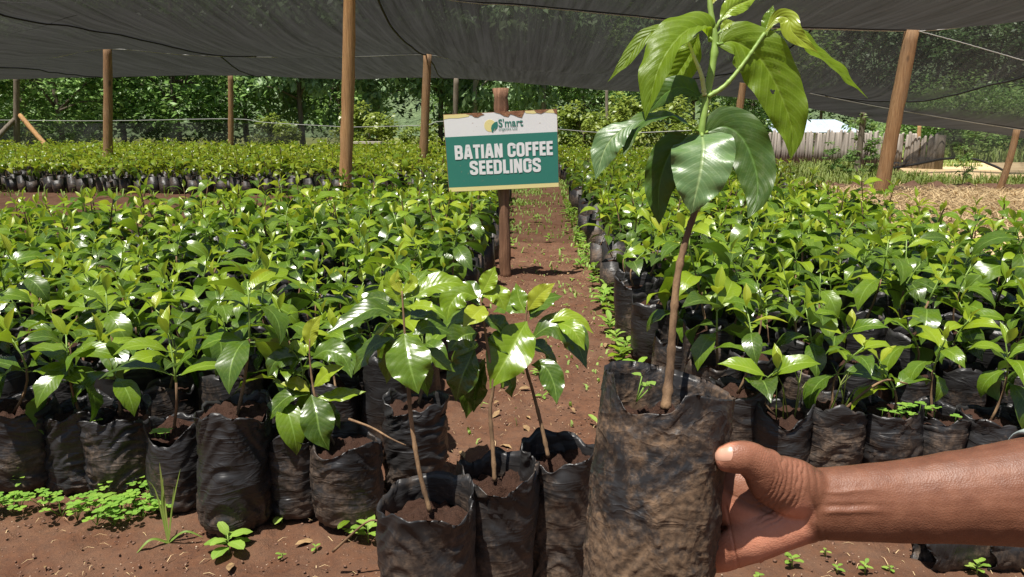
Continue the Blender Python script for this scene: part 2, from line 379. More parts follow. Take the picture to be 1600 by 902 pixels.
hx = np.linspace(-160, 160, 120); hy = np.linspace(52, 150, 40); HX, HY = np.meshgrid(hx, hy); hp = np.stack([HX.ravel(), HY.ravel(), 0*HX.ravel()], 1)
hz = 22*np.clip((HY.ravel()-52)/60, 0, 1)**.7*(1+.3*fbm(hp*.03, 2, 3))+4*np.abs(fbm(hp*.3, 4, 4))*np.clip((HY.ravel()-52)/4, 0, 1)-.6
Ih = np.arange(120*40).reshape(40, 120)
hm = simple('hill_painted_haze', (.07,.11,.05), (.16,.22,.10), .8, .9, 1, .5, det=8, rnd=False)  # hill added to close white sky gaps; lightened colour imitates haze and gap light
tag(obj('hill', mesh('hill', np.stack([HX.ravel(), HY.ravel(), hz], 1), np.stack([Ih[:-1,:-1].ravel(), Ih[:-1,1:].ravel(), Ih[1:,1:].ravel(), Ih[1:,:-1].ravel()], 1), hm)), 'added wooded hillside closing the view, colour lightened as haze', None, kind='structure')
# pale dirt road beyond the right side
ra = [PZ(1395,259), PZ(1700,255), PZ(1900,275), PZ(1900,345), PZ(1700,322), PZ(1590,310), PZ(1500,297), PZ(1420,276)]
mb = MB(); mb.add([Vector((p.x, p.y, .035)) for p in ra], [tuple(range(len(ra)))[::-1]])
mb.add([Vector((p.x, p.y, .035)) for p in ra]+[Vector((p.x, p.y, -.08)) for p in ra], [(i, (i+1)%8, (i+1)%8+8, i+8) for i in range(8)])
tag(mb.build('dirt_road', M['road'], smooth=False), 'pale sandy dirt road beyond the right side of the nursery', None, kind='structure')

# ---------------------------------------------------------------- leaves
PT = np.array([0,.05,.14,.26,.4,.52,.66,.79,.88,.95,1.0]); PW = np.array([.03,.12,.42,.78,.98,1.0,.86,.54,.26,.10,.0])
def leaf_geo(mid, half, nrm, fold=.25, wav=.03, nw=4, seed=0, prof=None, quilt=0.0, half2=None):
    """mid: n x 3 midrib; half: max half width; nrm: n x 3 upper side; returns V, F, UV"""
    mid = np.asarray(mid, float); n = len(mid); t = np.linspace(0, 1, n)
    W = np.interp(t, PT, PW if prof is None else prof)
    T = np.gradient(mid, axis=0); T /= np.linalg.norm(T, axis=1)[:,None]+1e-9
    Nn = np.asarray(nrm, float); Nn = Nn-T*(Nn*T).sum(1)[:,None]; Nn /= np.linalg.norm(Nn, axis=1)[:,None]+1e-9
    Sd = np.cross(T, Nn); r = np.random.default_rng(abs(int(seed*10))); ph = r.uniform(0, 6.28, 4)
    V = []; UV = []
    for i in range(n):
        for j in range(nw+1):
            u = j/nw*2-1; a = abs(u); hw = (half if (u < 0 or half2 is None) else half2)*W[i]
            f = fold*a - .35*fold*a*a
            wz = wav*half*a**2*math.sin(t[i]*17+ph[0]+(u > 0)*2.1) + wav*.6*half*a*a*math.sin(t[i]*31+ph[1]+(u > 0))
            q = quilt*half*abs(math.sin(PI*(t[i]*11-a*2.5)))*(1-a**4)*min(1, a*4) if quilt else 0
            V.append(mid[i]+Sd[i]*u*hw*(1-.25*f*a)+Nn[i]*(f*hw+wz*min(1, W[i]*1.5)+q*W[i])); UV.append((j/nw, t[i]))
    I = np.arange(n*(nw+1)).reshape(n, nw+1)
    Fc = np.stack([I[:-1,:-1].ravel(), I[:-1,1:].ravel(), I[1:,1:].ravel(), I[1:,:-1].ravel()], 1)
    return np.array(V), Fc, np.array(UV)
def arch(th0, th1, n, pw=1.0, pet=.06):
    t = np.linspace(0, 1, n); th = th0+(th1-th0)*t**pw
    x = np.concatenate([[0], np.cumsum(np.cos(th[:-1]+np.diff(th)/2))/(n-1)]); z = np.concatenate([[0], np.cumsum(np.sin(th[:-1]+np.diff(th)/2))/(n-1)])
    tw = np.zeros(n)
    mid = np.stack([x+pet, tw, z], 1); nrm = np.stack([-np.sin(th), tw, np.cos(th)], 1)
    return mid, nrm
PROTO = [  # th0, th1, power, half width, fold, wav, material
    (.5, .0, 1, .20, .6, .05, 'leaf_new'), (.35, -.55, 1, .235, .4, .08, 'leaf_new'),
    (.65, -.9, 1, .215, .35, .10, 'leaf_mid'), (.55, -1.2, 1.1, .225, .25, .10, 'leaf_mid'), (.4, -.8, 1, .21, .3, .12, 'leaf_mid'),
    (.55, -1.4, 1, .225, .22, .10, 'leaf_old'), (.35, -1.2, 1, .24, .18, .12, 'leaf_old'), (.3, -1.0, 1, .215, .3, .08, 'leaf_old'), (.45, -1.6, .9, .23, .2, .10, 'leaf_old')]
leafM = []; leafLo = []
for k, (a, b_, pw, hw, fo, wv, mt) in enumerate(PROTO):
    mid, nr = arch(a, b_, 9, pw); V, Fc, UV = leaf_geo(mid, hw, nr, fo, wv, 4, k)
    mb = MB()
    leafM.append(mesh('leaf', V, Fc, M[mt], uv=UV))
    mid, nr = arch(a, b_, 6, pw); leafLo.append((*leaf_geo(mid, hw, nr, fo, 0.02, 2, k), {'leaf_new': 0, 'leaf_mid': 1, 'leaf_old': 2}[mt]))

# ---------------------------------------------------------------- bags
def bag_geo(r, h, seed, n=30, m=16, depth=.035, notch=None, wrinkle=1.0, squash=1.0, lean=(0,0), taper=.0, corner=.0):
    rs = np.random.default_rng(seed); th = np.arange(n)/n*2*PI
    ph = rs.uniform(0, 6.28, 6); zz = np.linspace(0, 1, m)
    rim = .010*np.sin(2*th+ph[0])+.007*np.sin(3*th+ph[1])+.004*np.sin(7*th+ph[2])+.007*fbm(np.stack([np.cos(th)*4, np.sin(th)*4, th*0+seed], 1), 8, 2)
    flop = .010*np.clip(np.sin(th*2+ph[4])+.2*np.sin(5*th), 0, 1.2)
    if notch is not None:
        a0, wd, dp = notch; d = np.abs((th-a0+PI)%(2*PI)-PI); rim = rim-dp*np.clip(1-(d/wd)**4, 0, 1)
    V = []
    def ring(z, rr, fl, inner=False):
        P_ = np.stack([np.cos(th)*1.7, np.sin(th)*1.7, np.full(n, z*9.5+seed*3.3)], 1)
        wr = 1.12-np.abs(1.25*fbm(P_+np.stack([np.zeros(n), np.zeros(n), np.sin(th*2+ph[3])*1.4+np.sin(th*3+ph[4])*.8], 1), seed, 2))*2.2
        lo = fbm(np.stack([np.cos(th)*1.1, np.sin(th)*1.1, np.full(n, z*2.5)], 1), seed+11, 2)
        ra = rr*(1+.16*lo)+(wr-.6)*.0060*wrinkle*(r/.07)*(.45+.75*abs(1.6*z-.9))
        ra *= 1+.05*np.sin(2*th+ph[5])*(1-z*.4)
        ra += flop*max(0, z-.8)**1.5*(1 if not inner else .5)*6
        return np.stack([np.cos(th)*ra+lean[0]*z*h, np.sin(th)*ra*squash+lean[1]*z*h, z*h+fl], 1)
    prof = lambda z: r*(.80+.20*min(1, (z/.10))**.5 + .05*math.sin(z*PI)+taper*(z-.5))
    V.append(ring(0, r*.55, np.zeros(n)))
    for z in zz: V.append(ring(z*.98+.02, prof(z) if z > 0 else r*.80, rim*z**6+np.where(z == 0, .0, 0)*th))
    top = V[-1].copy(); c = np.array([lean[0]*h, lean[1]*h, 0])
    nin = 5
    for k in range(1, nin+1):
        z = h-(depth+.012)*k/nin; q = top.copy(); ctr = np.array([lean[0]*z, lean[1]*z])
        sc = (1-.035-.01*k); q[:,:2] = (top[:,:2]-c[:2])*sc+ctr
        q[:,2] = np.minimum(top[:,2]-.003*k, (top[:,2]-h)*(1-k/nin)+z)
        q[:,:2] += (vnoise(np.stack([np.cos(th)*3, np.sin(th)*3, np.full(n, k*.8)], 1), seed+5)*.003)[:,None]*np.stack([np.cos(th), np.sin(th)], 1)
        V.append(q)
    K = len(V); V = np.concatenate(V); I = np.arange(K*n).reshape(K, n); J = np.roll(I, -1, 1)
    Fc = np.stack([I[:-1].ravel(), J[:-1].ravel(), J[1:].ravel(), I[1:].ravel()], 1)
    return V, Fc
def soil_geo(r, z, seed, lean=(0,0), n=26, k=9, squash=1.0, amp=1.0):
    V = [(lean[0]*z, lean[1]*z, z+.004)]; Fc = []
    for i in range(1, k+1):
        for a in range(n):
            q = 2*PI*a/n; rr = r*i/k; V.append((math.cos(q)*rr+lean[0]*z, math.sin(q)*rr*squash+lean[1]*z, z))
    V = np.array(V); V[:,2] += fbm(V*45, seed, 3)*.032*amp+fbm(V*150, seed+3, 2)*.014*amp
    for a in range(n): Fc.append((0, 1+a, 1+(a+1)%n))
    for i in range(k-1):
        for a in range(n):
            b0 = 1+i*n; Fc.append((b0+a, b0+n+a, b0+n+(a+1)%n, b0+(a+1)%n))
    return V, Fc
BAGS = []
for k in range(8):
    r_ = random.Random(100+k); h = r_.uniform(.185, .225) if k < 6 else .17; dp = r_.uniform(.02, .045)
    le = (r_.uniform(-.06, .06), r_.uniform(-.06, .06)); nt_ = (r_.uniform(0, 6.28), .5, .02) if k % 2 else None
    V, Fc = bag_geo(.068, h, k, 32, 20, dp, nt_, 1.15, lean=le)
    sV, sF = soil_geo(.0655, h-dp-.004, k, le, 18, 6)
    BAGS.append((mesh('bag', V, Fc, M['bag'] if k % 3 else M['bag_dirty']), mesh('soil', sV, sF, M['potting_soil']), h-dp, le))

# ---------------------------------------------------------------- seedlings
def stem_pts(r, H, lean, z0, base=(0,0)):
    ax, ay = lean; c = (r.uniform(-.04,.04), r.uniform(-.04,.04)); out = []
    for i in range(8):
        t = i/7; out.append(Vector((base[0]+ax*t*H+c[0]*math.sin(t*PI), base[1]+ay*t*H+c[1]*math.sin(t*PI), z0-.01+t*(H+.01))))
    return out
def make_variant(seed, H, nodes, lean, sizes=1.0, low=False):
    r = random.Random(seed); bi = seed % len(BAGS); z0 = BAGS[bi][2]; le = BAGS[bi][3]
    sp = stem_pts(r, H, lean, z0, (le[0]*z0+r.uniform(-.012,.012), le[1]*z0+r.uniform(-.012,.012)))
    def at(t):
        f = t*7; i = min(6, int(f)); return sp[i].lerp(sp[i+1], f-i)
    leaves = []; az = r.uniform(0, 6.28)
    for k in range(nodes):          # k = 0 at the top
        t = 1-.015-k*(.60/nodes)*r.uniform(.8, 1.15); p = at(max(t, .2)); az += PI/2+r.uniform(-.3, .3)
        if k == 0: L = r.uniform(.05, .07); tilt = R(r.uniform(38, 62)); pro = [0, 0, 1]
        elif k == 1: L = r.uniform(.085, .11); tilt = R(r.uniform(8, 34)); pro = [1, 2, 3, 4, 5]
        elif k == 2: L = r.uniform(.105, .14); tilt = R(r.uniform(-6, 22)); pro = [2, 3, 5, 5, 7, 8]
        else: L = r.uniform(.11, .15); tilt = R(r.uniform(-25, 10)); pro = [3, 5, 6, 6, 7, 8, 8]
        L *= sizes
        for s_ in (0, 1):
            if k > 2 and r.random() < .18: continue
            l = L*r.uniform(.75, 1.25)
            m4 = Matrix.Translation(p) @ Matrix.Rotation(az+s_*PI+r.uniform(-.25,.25), 4, 'Z') @ Matrix.Rotation(-(tilt+r.uniform(-.38,.38)), 4, 'Y') @ Matrix.Rotation(r.uniform(-.6,.6), 4, 'X') @ Matrix.Scale(l, 4)
            leaves.append((r.choice(pro), m4))
    mb = MB(); rr = [.0040-.0024*i/7 for i in range(8)]
    mb.tube(sp[:5], rr[:5], 6, 0); mb.tube(sp[4:], rr[4:], 6, 1)
    for pi, m4 in leaves:       # short petioles join leaf to stem
        a = m4.translation; b_ = m4 @ Vector((.08, 0, .02)); mb.tube([a, b_], .0013, 4, 1, cap=False)
    return dict(bag=bi, stem=mb.mesh('stem', [M['stem_brown'], M['stem_green']]), leaves=leaves, sp=sp)
VAR = []; vr = random.Random(42)
for k in range(14):
    tall = k in (3, 8); short = k in (5, 11)
    H = vr.uniform(.17, .235) if not (tall or short) else (.27 if tall else .13)
    ln = (vr.uniform(-.3, .3), vr.uniform(-.3, .3)) if k % 2 else (vr.uniform(-.1, .1), vr.uniform(-.1, .1))
    VAR.append((make_variant(k, H, 3 if short else (6 if tall else (5, 4, 5, 4)[k % 4]), ln, vr.uniform(.88, 1.12)), 'tall' if tall else 'short' if short else ('leaning' if max(abs(ln[0]), abs(ln[1])) > .18 else '')))
def place_seedling(vi, x, y, rz, sc, label, group):
    v = VAR[vi][0]; root = thing('potted_seedling', label, 'seedling', (x, y, gz(x, y)), rz, group); root.scale = (sc, sc, sc)
    bm_, sm_, _, _ = BAGS[v['bag']]
    obj('bag', bm_, root); obj('soil', sm_, root); obj('stem', v['stem'], root)
    for pi, m4 in v['leaves']:
        o = obj('leaf', leafM[pi], root); o.matrix_local = m4
    return root
ORD = ['first','second','third','fourth','fifth','sixth','seventh','eighth','ninth','tenth','eleventh','twelfth','thirteenth','fourteenth','fifteenth','sixteenth','seventeenth','eighteenth','nineteenth','twentieth','twenty-first','twenty-second','twenty-third','twenty-fourth','twenty-fifth','twenty-sixth','twenty-seventh','twenty-eighth','twenty-ninth','thirtieth']+['outermost']*40
# positions: (x, y, bed, row, col)
SP = .152
spots = []
def lback(x):                         # slanting back edge of the left bed
    return float(np.interp(x, [-4, -2.4, -1.2, -.6, 0], [4.3, 5.0, 6.2, 8.2, 9.2]))
def px_of(x, y, z=.2):
    p = Vector((x, y, z))-C0; d = p.dot(CF); return 800+p.x/d*F, 451-p.dot(CU)/d*F
pr = random.Random(5)
row = 0; y = 1.97
while y < 9.2:
    xr = float(np.interp(y, [1.6, 2.2, 3, 4.2, 9], [-.30, -.22, -.15, -.10, .02])); c = 0; x = xr-SP*(.5+.45*(row % 2))
    while x > -5.2:
        if y < lback(x) and pr.random() > .03: spots.append((x+pr.uniform(-.018,.018)-(abs(pr.gauss(0,.03)) if c == 0 else 0), y+pr.uniform(-.018,.018), 'left', row+1, c))
        x -= SP; c += 1
    y += SP*.97; row += 1
row = 0; y = 2.10
while y < 9.0:
    xl = float(np.interp(y, [1.8, 2.6, 5.4, 9.8], [.49, .47, .54, .70])); xe = float(np.interp(y, [1.8, 5, 7, 9], [2.55, 2.5, 2.35, 2.3])); c = 0; x = xl+SP*(.5+.45*(row % 2))
    while x < xe:
        if pr.random() > .03: spots.append((x+pr.uniform(-.018,.018)+(pr.gauss(0,.035) if c == 0 else 0), y+pr.uniform(-.018,.018), 'right', row+1, c))
        x += SP; c += 1
    y += SP*.97; row += 1
vis = []; rest = []
for s_ in spots:
    px, py = px_of(s_[0], s_[1], .3)
    (vis if -70 < px < 1670 else rest).append(s_)
vis.sort(key=lambda s_: s_[1])
NIND = 262
for i, (x, y, bed, rw, cl) in enumerate(vis[:NIND]):
    vi = pr.randrange(14); sc = pr.uniform(.82, 1.22)
    if bed == 'left' and y < 2.5 and VAR[vi][1] == 'tall': vi = 2
    adj = VAR[vi][1] + ' ' if VAR[vi][1] else ''
    where = 'nearest the path' if cl == 0 else ORD[cl]+' bag from the path'
    place_seedling(vi, x, y, pr.uniform(0, 6.28), sc, f'{adj}coffee seedling in {bed} bed, {ORD[rw]} row from the front, {where}', f'coffee seedlings packed in the {bed} bed')

# ---- far seedlings: too many to be individuals
def lowpoly_variant(v):
    Vs, Fs, UVs, Ms, b = [], [], [], [], 0
    n = 8; q0 = random.Random(len(v['leaves'])*7+int(v['sp'][7].x*1e4)); hb = q0.uniform(.15, .2); r = q0.uniform(.058, .07)                  # bag
    rings = [(r*.8, 0), (r*1.02, .05), (r*1.0, hb), (r*.9, hb-.01), (r*.5, hb-.03)]
    th = np.arange(n)/n*2*PI
    bv = np.concatenate([np.stack([np.cos(th)*a*(1+.09*np.sin(th*3+z*40+q0.random()*6)), np.sin(th)*a, np.full(n, z)+.012*np.sin(th*2+z*9)*(z > .1)], 1) for a, z in rings])
    I = np.arange(len(rings)*n).reshape(len(rings), n); J = np.roll(I, -1, 1)
    bf = np.stack([I[:-1].ravel(), J[:-1].ravel(), J[1:].ravel(), I[1:].ravel()], 1)
    Vs.append(bv); Fs.append(bf); UVs.append(np.zeros((len(bv), 2))); Ms.append(np.where(np.arange(len(bf)) < 3*n, 3, 4)); b += len(bv)
    sp = v['sp']; sv = []
    for p in (sp[0], sp[3], sp[7]):
        for a in range(3): sv.append((p.x+.0035*math.cos(a*2.1), p.y+.0035*math.sin(a*2.1), p.z))
    sf = np.array([(i*3+a, i*3+(a+1)%3, i*3+3+(a+1)%3, i*3+3+a) for i in range(2) for a in range(3)])
    Vs.append(np.array(sv)); Fs.append(sf+b); UVs.append(np.zeros((9, 2))); Ms.append(np.full(6, 5)); b += 9
    tn = [np.zeros(len(bv)), np.zeros(9)]
    for q, (pi, m4) in enumerate(v['leaves']):
        V, Fc, UV, mi = leafLo[pi]; A = np.array(m4); W = V@A[:3,:3].T+A[:3,3]
        Vs.append(W); Fs.append(Fc+b); UVs.append(UV); Ms.append(np.full(len(Fc), mi)); tn.append(np.full(len(V), (q*.381) % 1)); b += len(V)
    return np.concatenate(Vs), np.concatenate(Fs), np.concatenate(UVs), np.concatenate(Ms), np.concatenate(tn)
LOWV = [lowpoly_variant(v[0]) for v in VAR]
STM = [M['leaf_new'], M['leaf_mid'], M['leaf_old'], M['bag_dirty'], M['potting_soil'], M['stem_brown']]
def stuff_seedlings(name, plist, label, cat, smin=.9, smax=1.12, shift=None, seed=1):
    r = random.Random(seed); A, B, C_, D, E, b = [], [], [], [], [], 0
    for (x, y) in plist:
        V, Fc, UV, mi, tn = LOWV[r.randrange(len(LOWV))]; a = r.uniform(0, 6.28); s_ = r.uniform(smin, smax); c, s2 = math.cos(a), math.sin(a)
        Rm = np.array([[c, -s2, 0], [s2, c, 0], [0, 0, 1]])*s_
        W = V@Rm.T+np.array([x, y, -.012]); A.append(W); B.append(Fc+b); C_.append(UV)
        if shift is not None:
            mi = mi.copy(); q = nrng.random(len(mi)//8+1).repeat(8)[:len(mi)]; mi[(mi == 2) & (q < shift)] = 1; mi[(mi == 1) & (q < shift*.6)] = 0
        D.append(mi); E.append((tn+r.random()) % 1); b += len(V)
    o = obj(name, mesh(name, np.concatenate(A), np.concatenate(B), STM, True, np.concatenate(C_), np.concatenate(D), np.concatenate(E)))
    return tag(o, label, cat, kind='stuff')
midl = [(a, b_) for a, b_, bed, _, _ in vis[NIND:]+rest if bed == 'left' and a > -4.6 and px_of(a, b_)[0] > -250]
midr = [(a, b_) for a, b_, bed, _, _ in vis[NIND:]+rest if bed == 'right' and px_of(a, b_)[0] < 1850]
stuff_seedlings('seedling_mass', midl, 'mass of glossy coffee seedlings filling the back of the left bed', 'seedlings', .85, 1.2, .08, 1)
stuff_seedlings('seedling_mass', midr, 'mass of glossy coffee seedlings filling the back of the right bed', 'seedlings', .85, 1.2, .08, 2)
far = []; y = 9.9
while y < 17.0:
    x = -.55
    while x > -14.5:
        if px_of(x, y)[0] > -150: far.append((x+pr.uniform(-.04,.04), y+pr.uniform(-.04,.04)+(.35*math.sin(x*.5))))
        x -= .185
    y += .185
stuff_seedlings('seedling_mass', far, 'yellow-green block of young coffee seedlings beyond the cross path', 'seedlings', .95, 1.2, .95, 3)
far = []; y = 9.3
while y < 15.5:
    x = .85
    while x < 3.4: far.append((x+pr.uniform(-.03,.03), y+pr.uniform(-.03,.03))); x += .18
    y += .18
stuff_seedlings('seedling_mass', far, 'distant coffee seedlings along the far right of the central path', 'seedlings', .9, 1.1, .6, 4)

# ---------------------------------------------------------------- front row and hero plants
def smooth_curve(pts, n):
    pts = np.array([tuple(p) for p in pts], float); k = len(pts)
    d = np.concatenate([[0], np.cumsum(np.linalg.norm(np.diff(pts, axis=0), axis=1))]); d /= d[-1]
    t = np.linspace(0, 1, n); out = np.zeros((n, 3))
    P2 = np.vstack([2*pts[0]-pts[1], pts, 2*pts[-1]-pts[-2]])
    for i, tt in enumerate(t):
        j = min(k-2, int(np.searchsorted(d, tt, 'right')-1)); u = (tt-d[j])/(d[j+1]-d[j])
        p0, p1, p2, p3 = P2[j], P2[j+1], P2[j+2], P2[j+3]
        out[i] = .5*((2*p1)+(-p0+p2)*u+(2*p0-5*p1+4*p2-p3)*u*u+(-p0+3*p1-3*p2+p3)*u**3)
    return out
TOCAM = -CF
def px_leaf(root, pp, wpx, d, mat, face=.6, d1=0, fold=.25, wav=.10, seed=0, n=30, nw=12, roll=0, quilt=.02, w2=None, label=None, prof=None, pet=None, hole=None):
    """a leaf whose midrib runs through the given picture points at depth d (d1 = change of depth to the tip)"""
    k = len(pp); P3 = []
    for i, q in enumerate(pp):
        dd = d+d1*(i/(k-1))+(q[2] if len(q) > 2 else 0); P3.append(P(q[0], q[1], dd))
    mid = smooth_curve(P3, n); T = np.gradient(mid, axis=0); T /= np.linalg.norm(T, axis=1)[:,None]
    vdir = (C0-Vector(mid[n//2])).normalized(); hint = np.array(vdir)*face+np.array((0,0,1))*(1-abs(face))
    nr = np.tile(hint, (n, 1))
    if roll:
        for i in range(n): nr[i] = Matrix.Rotation(roll, 3, Vector(T[i])) @ Vector(nr[i]-T[i]*np.dot(T[i], nr[i]))
    sc = d/F
    V, Fc, UV = leaf_geo(mid, wpx/2*sc, nr, fold, wav, nw, seed, prof, quilt, None if w2 is None else w2/2*sc)
    if hole:
        cc = V[Fc].mean(1); hp = np.array([px_of(*q) for q in cc]); Fc = Fc[np.hypot(hp[:,0]-hole[0], hp[:,1]-hole[1]) > hole[2]]
    org = root.matrix_world.inverted() if root else Matrix()
    o = obj('leaf', mesh('leaf', [org @ Vector(v) for v in V], Fc, M[mat], uv=UV), root)
    if label: o['label'] = label
    if pet:
        mb = MB(); mb.tube([org @ P(*pet), org @ Vector(mid[0]), org @ Vector(mid[3])], .0016*d/.7, 6)
        mb.build('petiole', M['stem_green'], o)
    return o
def px_stem(root, pts, rad, mat='stem_brown', name='stem', n=10):
    c = smooth_curve([P(*p) for p in pts], 44); org = root.matrix_world.inverted(); mb = MB()
    rr = [float(np.interp(i/43, np.linspace(0, 1, len(rad)), rad))*(1+.05*math.sin(i*1.7)+(.22 if i % 9 == 4 else 0)) for i in range(44)]
    mb.tube([org @ Vector(p) for p in c], rr, n, jit=.04, rng=rng); return mb.build(name, M[mat], root)

def set_bag(px, rimy, wpx, dia, seed, label, mat='bag_front', group=None, cat='seedling', hgt=None, hires=False, notch=None, wr=1.2, depth=.04):
    d = dia*F/wpx; c = P(px, rimy, d); g = gz(c.x, c.y); h = c.z-g if hgt is None else hgt
    root = thing('potted_seedling', label, cat, (c.x, c.y, g), 0, group); bpy.context.view_layer.update()
    n, m = (110, 80) if hires else (40, 24)
    V, Fc = bag_geo(dia/2, h, seed, n, m, depth, notch, wr); obj('bag', mesh('bag', V, Fc, M[mat]), root)
    sV, sF = soil_geo(dia/2*.965, h-depth-.004, seed, n=40, k=16); obj('soil', mesh('soil', sV, sF, M['potting_soil']), root)
    return root, d, h
GF = 'coffee seedlings in black bags along the front of the left bed'
root, d, h = set_bag(668, 776, 146, .155, 31, 'coffee seedling in wide muddy bag, nearest of the three standing before the left bed', hires=True, notch=(4.4, .7, .012))
px_stem(root, [(672,800,d), (655,735,d), (643,660,d), (637,590,d), (632,515,d), (628,455,d)], [.0042,.0038,.0036,.003,.002,.0014])
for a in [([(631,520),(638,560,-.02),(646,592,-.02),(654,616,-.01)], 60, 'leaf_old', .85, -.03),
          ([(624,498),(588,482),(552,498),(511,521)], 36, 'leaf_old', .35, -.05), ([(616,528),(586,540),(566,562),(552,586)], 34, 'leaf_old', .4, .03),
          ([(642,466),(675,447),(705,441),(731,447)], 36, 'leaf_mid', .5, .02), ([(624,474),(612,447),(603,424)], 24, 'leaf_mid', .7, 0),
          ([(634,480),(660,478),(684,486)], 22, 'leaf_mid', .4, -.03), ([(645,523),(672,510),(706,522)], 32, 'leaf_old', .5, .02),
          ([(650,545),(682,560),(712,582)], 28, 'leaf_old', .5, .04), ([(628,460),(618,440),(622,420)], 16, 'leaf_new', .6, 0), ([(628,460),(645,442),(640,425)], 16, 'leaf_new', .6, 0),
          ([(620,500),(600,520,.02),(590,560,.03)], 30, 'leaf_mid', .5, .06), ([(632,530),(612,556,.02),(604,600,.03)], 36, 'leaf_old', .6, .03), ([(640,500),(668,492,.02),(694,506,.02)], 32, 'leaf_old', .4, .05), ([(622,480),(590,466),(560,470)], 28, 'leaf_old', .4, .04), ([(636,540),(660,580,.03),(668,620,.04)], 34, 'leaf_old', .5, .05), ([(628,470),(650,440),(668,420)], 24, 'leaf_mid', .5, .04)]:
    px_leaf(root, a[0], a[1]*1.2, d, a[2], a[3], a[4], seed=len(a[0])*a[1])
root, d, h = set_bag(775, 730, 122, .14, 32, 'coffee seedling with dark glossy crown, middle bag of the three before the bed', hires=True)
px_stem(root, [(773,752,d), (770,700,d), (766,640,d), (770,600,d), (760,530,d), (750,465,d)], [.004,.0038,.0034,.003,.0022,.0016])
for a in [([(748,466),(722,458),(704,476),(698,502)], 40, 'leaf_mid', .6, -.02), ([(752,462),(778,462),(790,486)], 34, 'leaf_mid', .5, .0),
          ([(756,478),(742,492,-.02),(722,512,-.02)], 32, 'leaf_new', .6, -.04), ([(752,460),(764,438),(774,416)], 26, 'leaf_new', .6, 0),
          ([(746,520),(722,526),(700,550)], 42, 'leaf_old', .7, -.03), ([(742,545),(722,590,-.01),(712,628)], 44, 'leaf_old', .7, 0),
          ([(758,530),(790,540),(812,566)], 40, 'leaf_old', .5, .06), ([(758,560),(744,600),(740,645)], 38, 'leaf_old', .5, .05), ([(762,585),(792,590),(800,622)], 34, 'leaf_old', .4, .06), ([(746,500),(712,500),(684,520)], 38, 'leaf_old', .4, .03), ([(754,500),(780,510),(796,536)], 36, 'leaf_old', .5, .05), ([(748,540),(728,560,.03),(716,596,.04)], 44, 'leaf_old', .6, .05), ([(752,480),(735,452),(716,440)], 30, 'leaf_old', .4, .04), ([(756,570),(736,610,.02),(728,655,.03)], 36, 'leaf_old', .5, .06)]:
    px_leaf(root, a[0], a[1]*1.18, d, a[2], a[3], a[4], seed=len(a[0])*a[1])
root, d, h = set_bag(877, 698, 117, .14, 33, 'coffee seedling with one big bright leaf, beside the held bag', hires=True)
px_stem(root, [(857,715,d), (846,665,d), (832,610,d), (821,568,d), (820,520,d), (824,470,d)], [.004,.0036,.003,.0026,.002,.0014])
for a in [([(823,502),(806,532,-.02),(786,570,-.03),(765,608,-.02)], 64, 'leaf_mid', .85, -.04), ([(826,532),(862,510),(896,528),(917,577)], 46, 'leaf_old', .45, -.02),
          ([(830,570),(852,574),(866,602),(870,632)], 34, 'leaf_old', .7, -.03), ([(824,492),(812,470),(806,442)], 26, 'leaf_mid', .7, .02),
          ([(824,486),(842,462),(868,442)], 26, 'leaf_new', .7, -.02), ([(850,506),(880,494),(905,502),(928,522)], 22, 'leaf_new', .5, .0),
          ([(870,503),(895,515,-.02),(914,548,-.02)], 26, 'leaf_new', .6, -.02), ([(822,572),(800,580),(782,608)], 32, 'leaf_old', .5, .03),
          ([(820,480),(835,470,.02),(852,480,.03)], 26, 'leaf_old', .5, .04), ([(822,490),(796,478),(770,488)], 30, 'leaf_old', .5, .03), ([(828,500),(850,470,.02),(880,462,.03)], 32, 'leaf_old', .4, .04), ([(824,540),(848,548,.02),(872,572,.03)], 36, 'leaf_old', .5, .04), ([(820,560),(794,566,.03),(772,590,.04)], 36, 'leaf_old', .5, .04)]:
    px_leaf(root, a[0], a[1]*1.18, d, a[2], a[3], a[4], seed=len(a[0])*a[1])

# front row of the left bed, bag by bag: px, base y, width px, dia, height, label
FR = [(-58,765,98,.145,.21,'coffee seedling cut by the left edge of the photo, front row',1),
      (42,765,98,.145,.21,'coffee seedling in smooth-rimmed bag above the leafy weed at far left',2),
      (128,762,92,.140,.20,'coffee seedling in deeply wrinkled bag set back between two others, front row',4),
      (190,762,100,.145,.19,'coffee seedling in squat bag above the clover patch, with a small sprout',6),
      (286,790,88,.135,.20,'coffee seedling in narrow bag with clover on its soil, behind the grass tuft',9),
      (372,822,106,.150,.27,'coffee seedling in the tallest puffed-up bag of the front row',3),
      (462,806,82,.125,.19,'coffee seedling in shaded bag right of the tallest bag',7),
      (546,818,98,.140,.19,'coffee seedling in dark bag second to the right of the tallest bag',10),
      (648,768,92,.140,.22,'coffee seedling in glossy crumpled bag at the path corner of the left bed',12),
      (-10,690,90,.14,.2,'',0)]
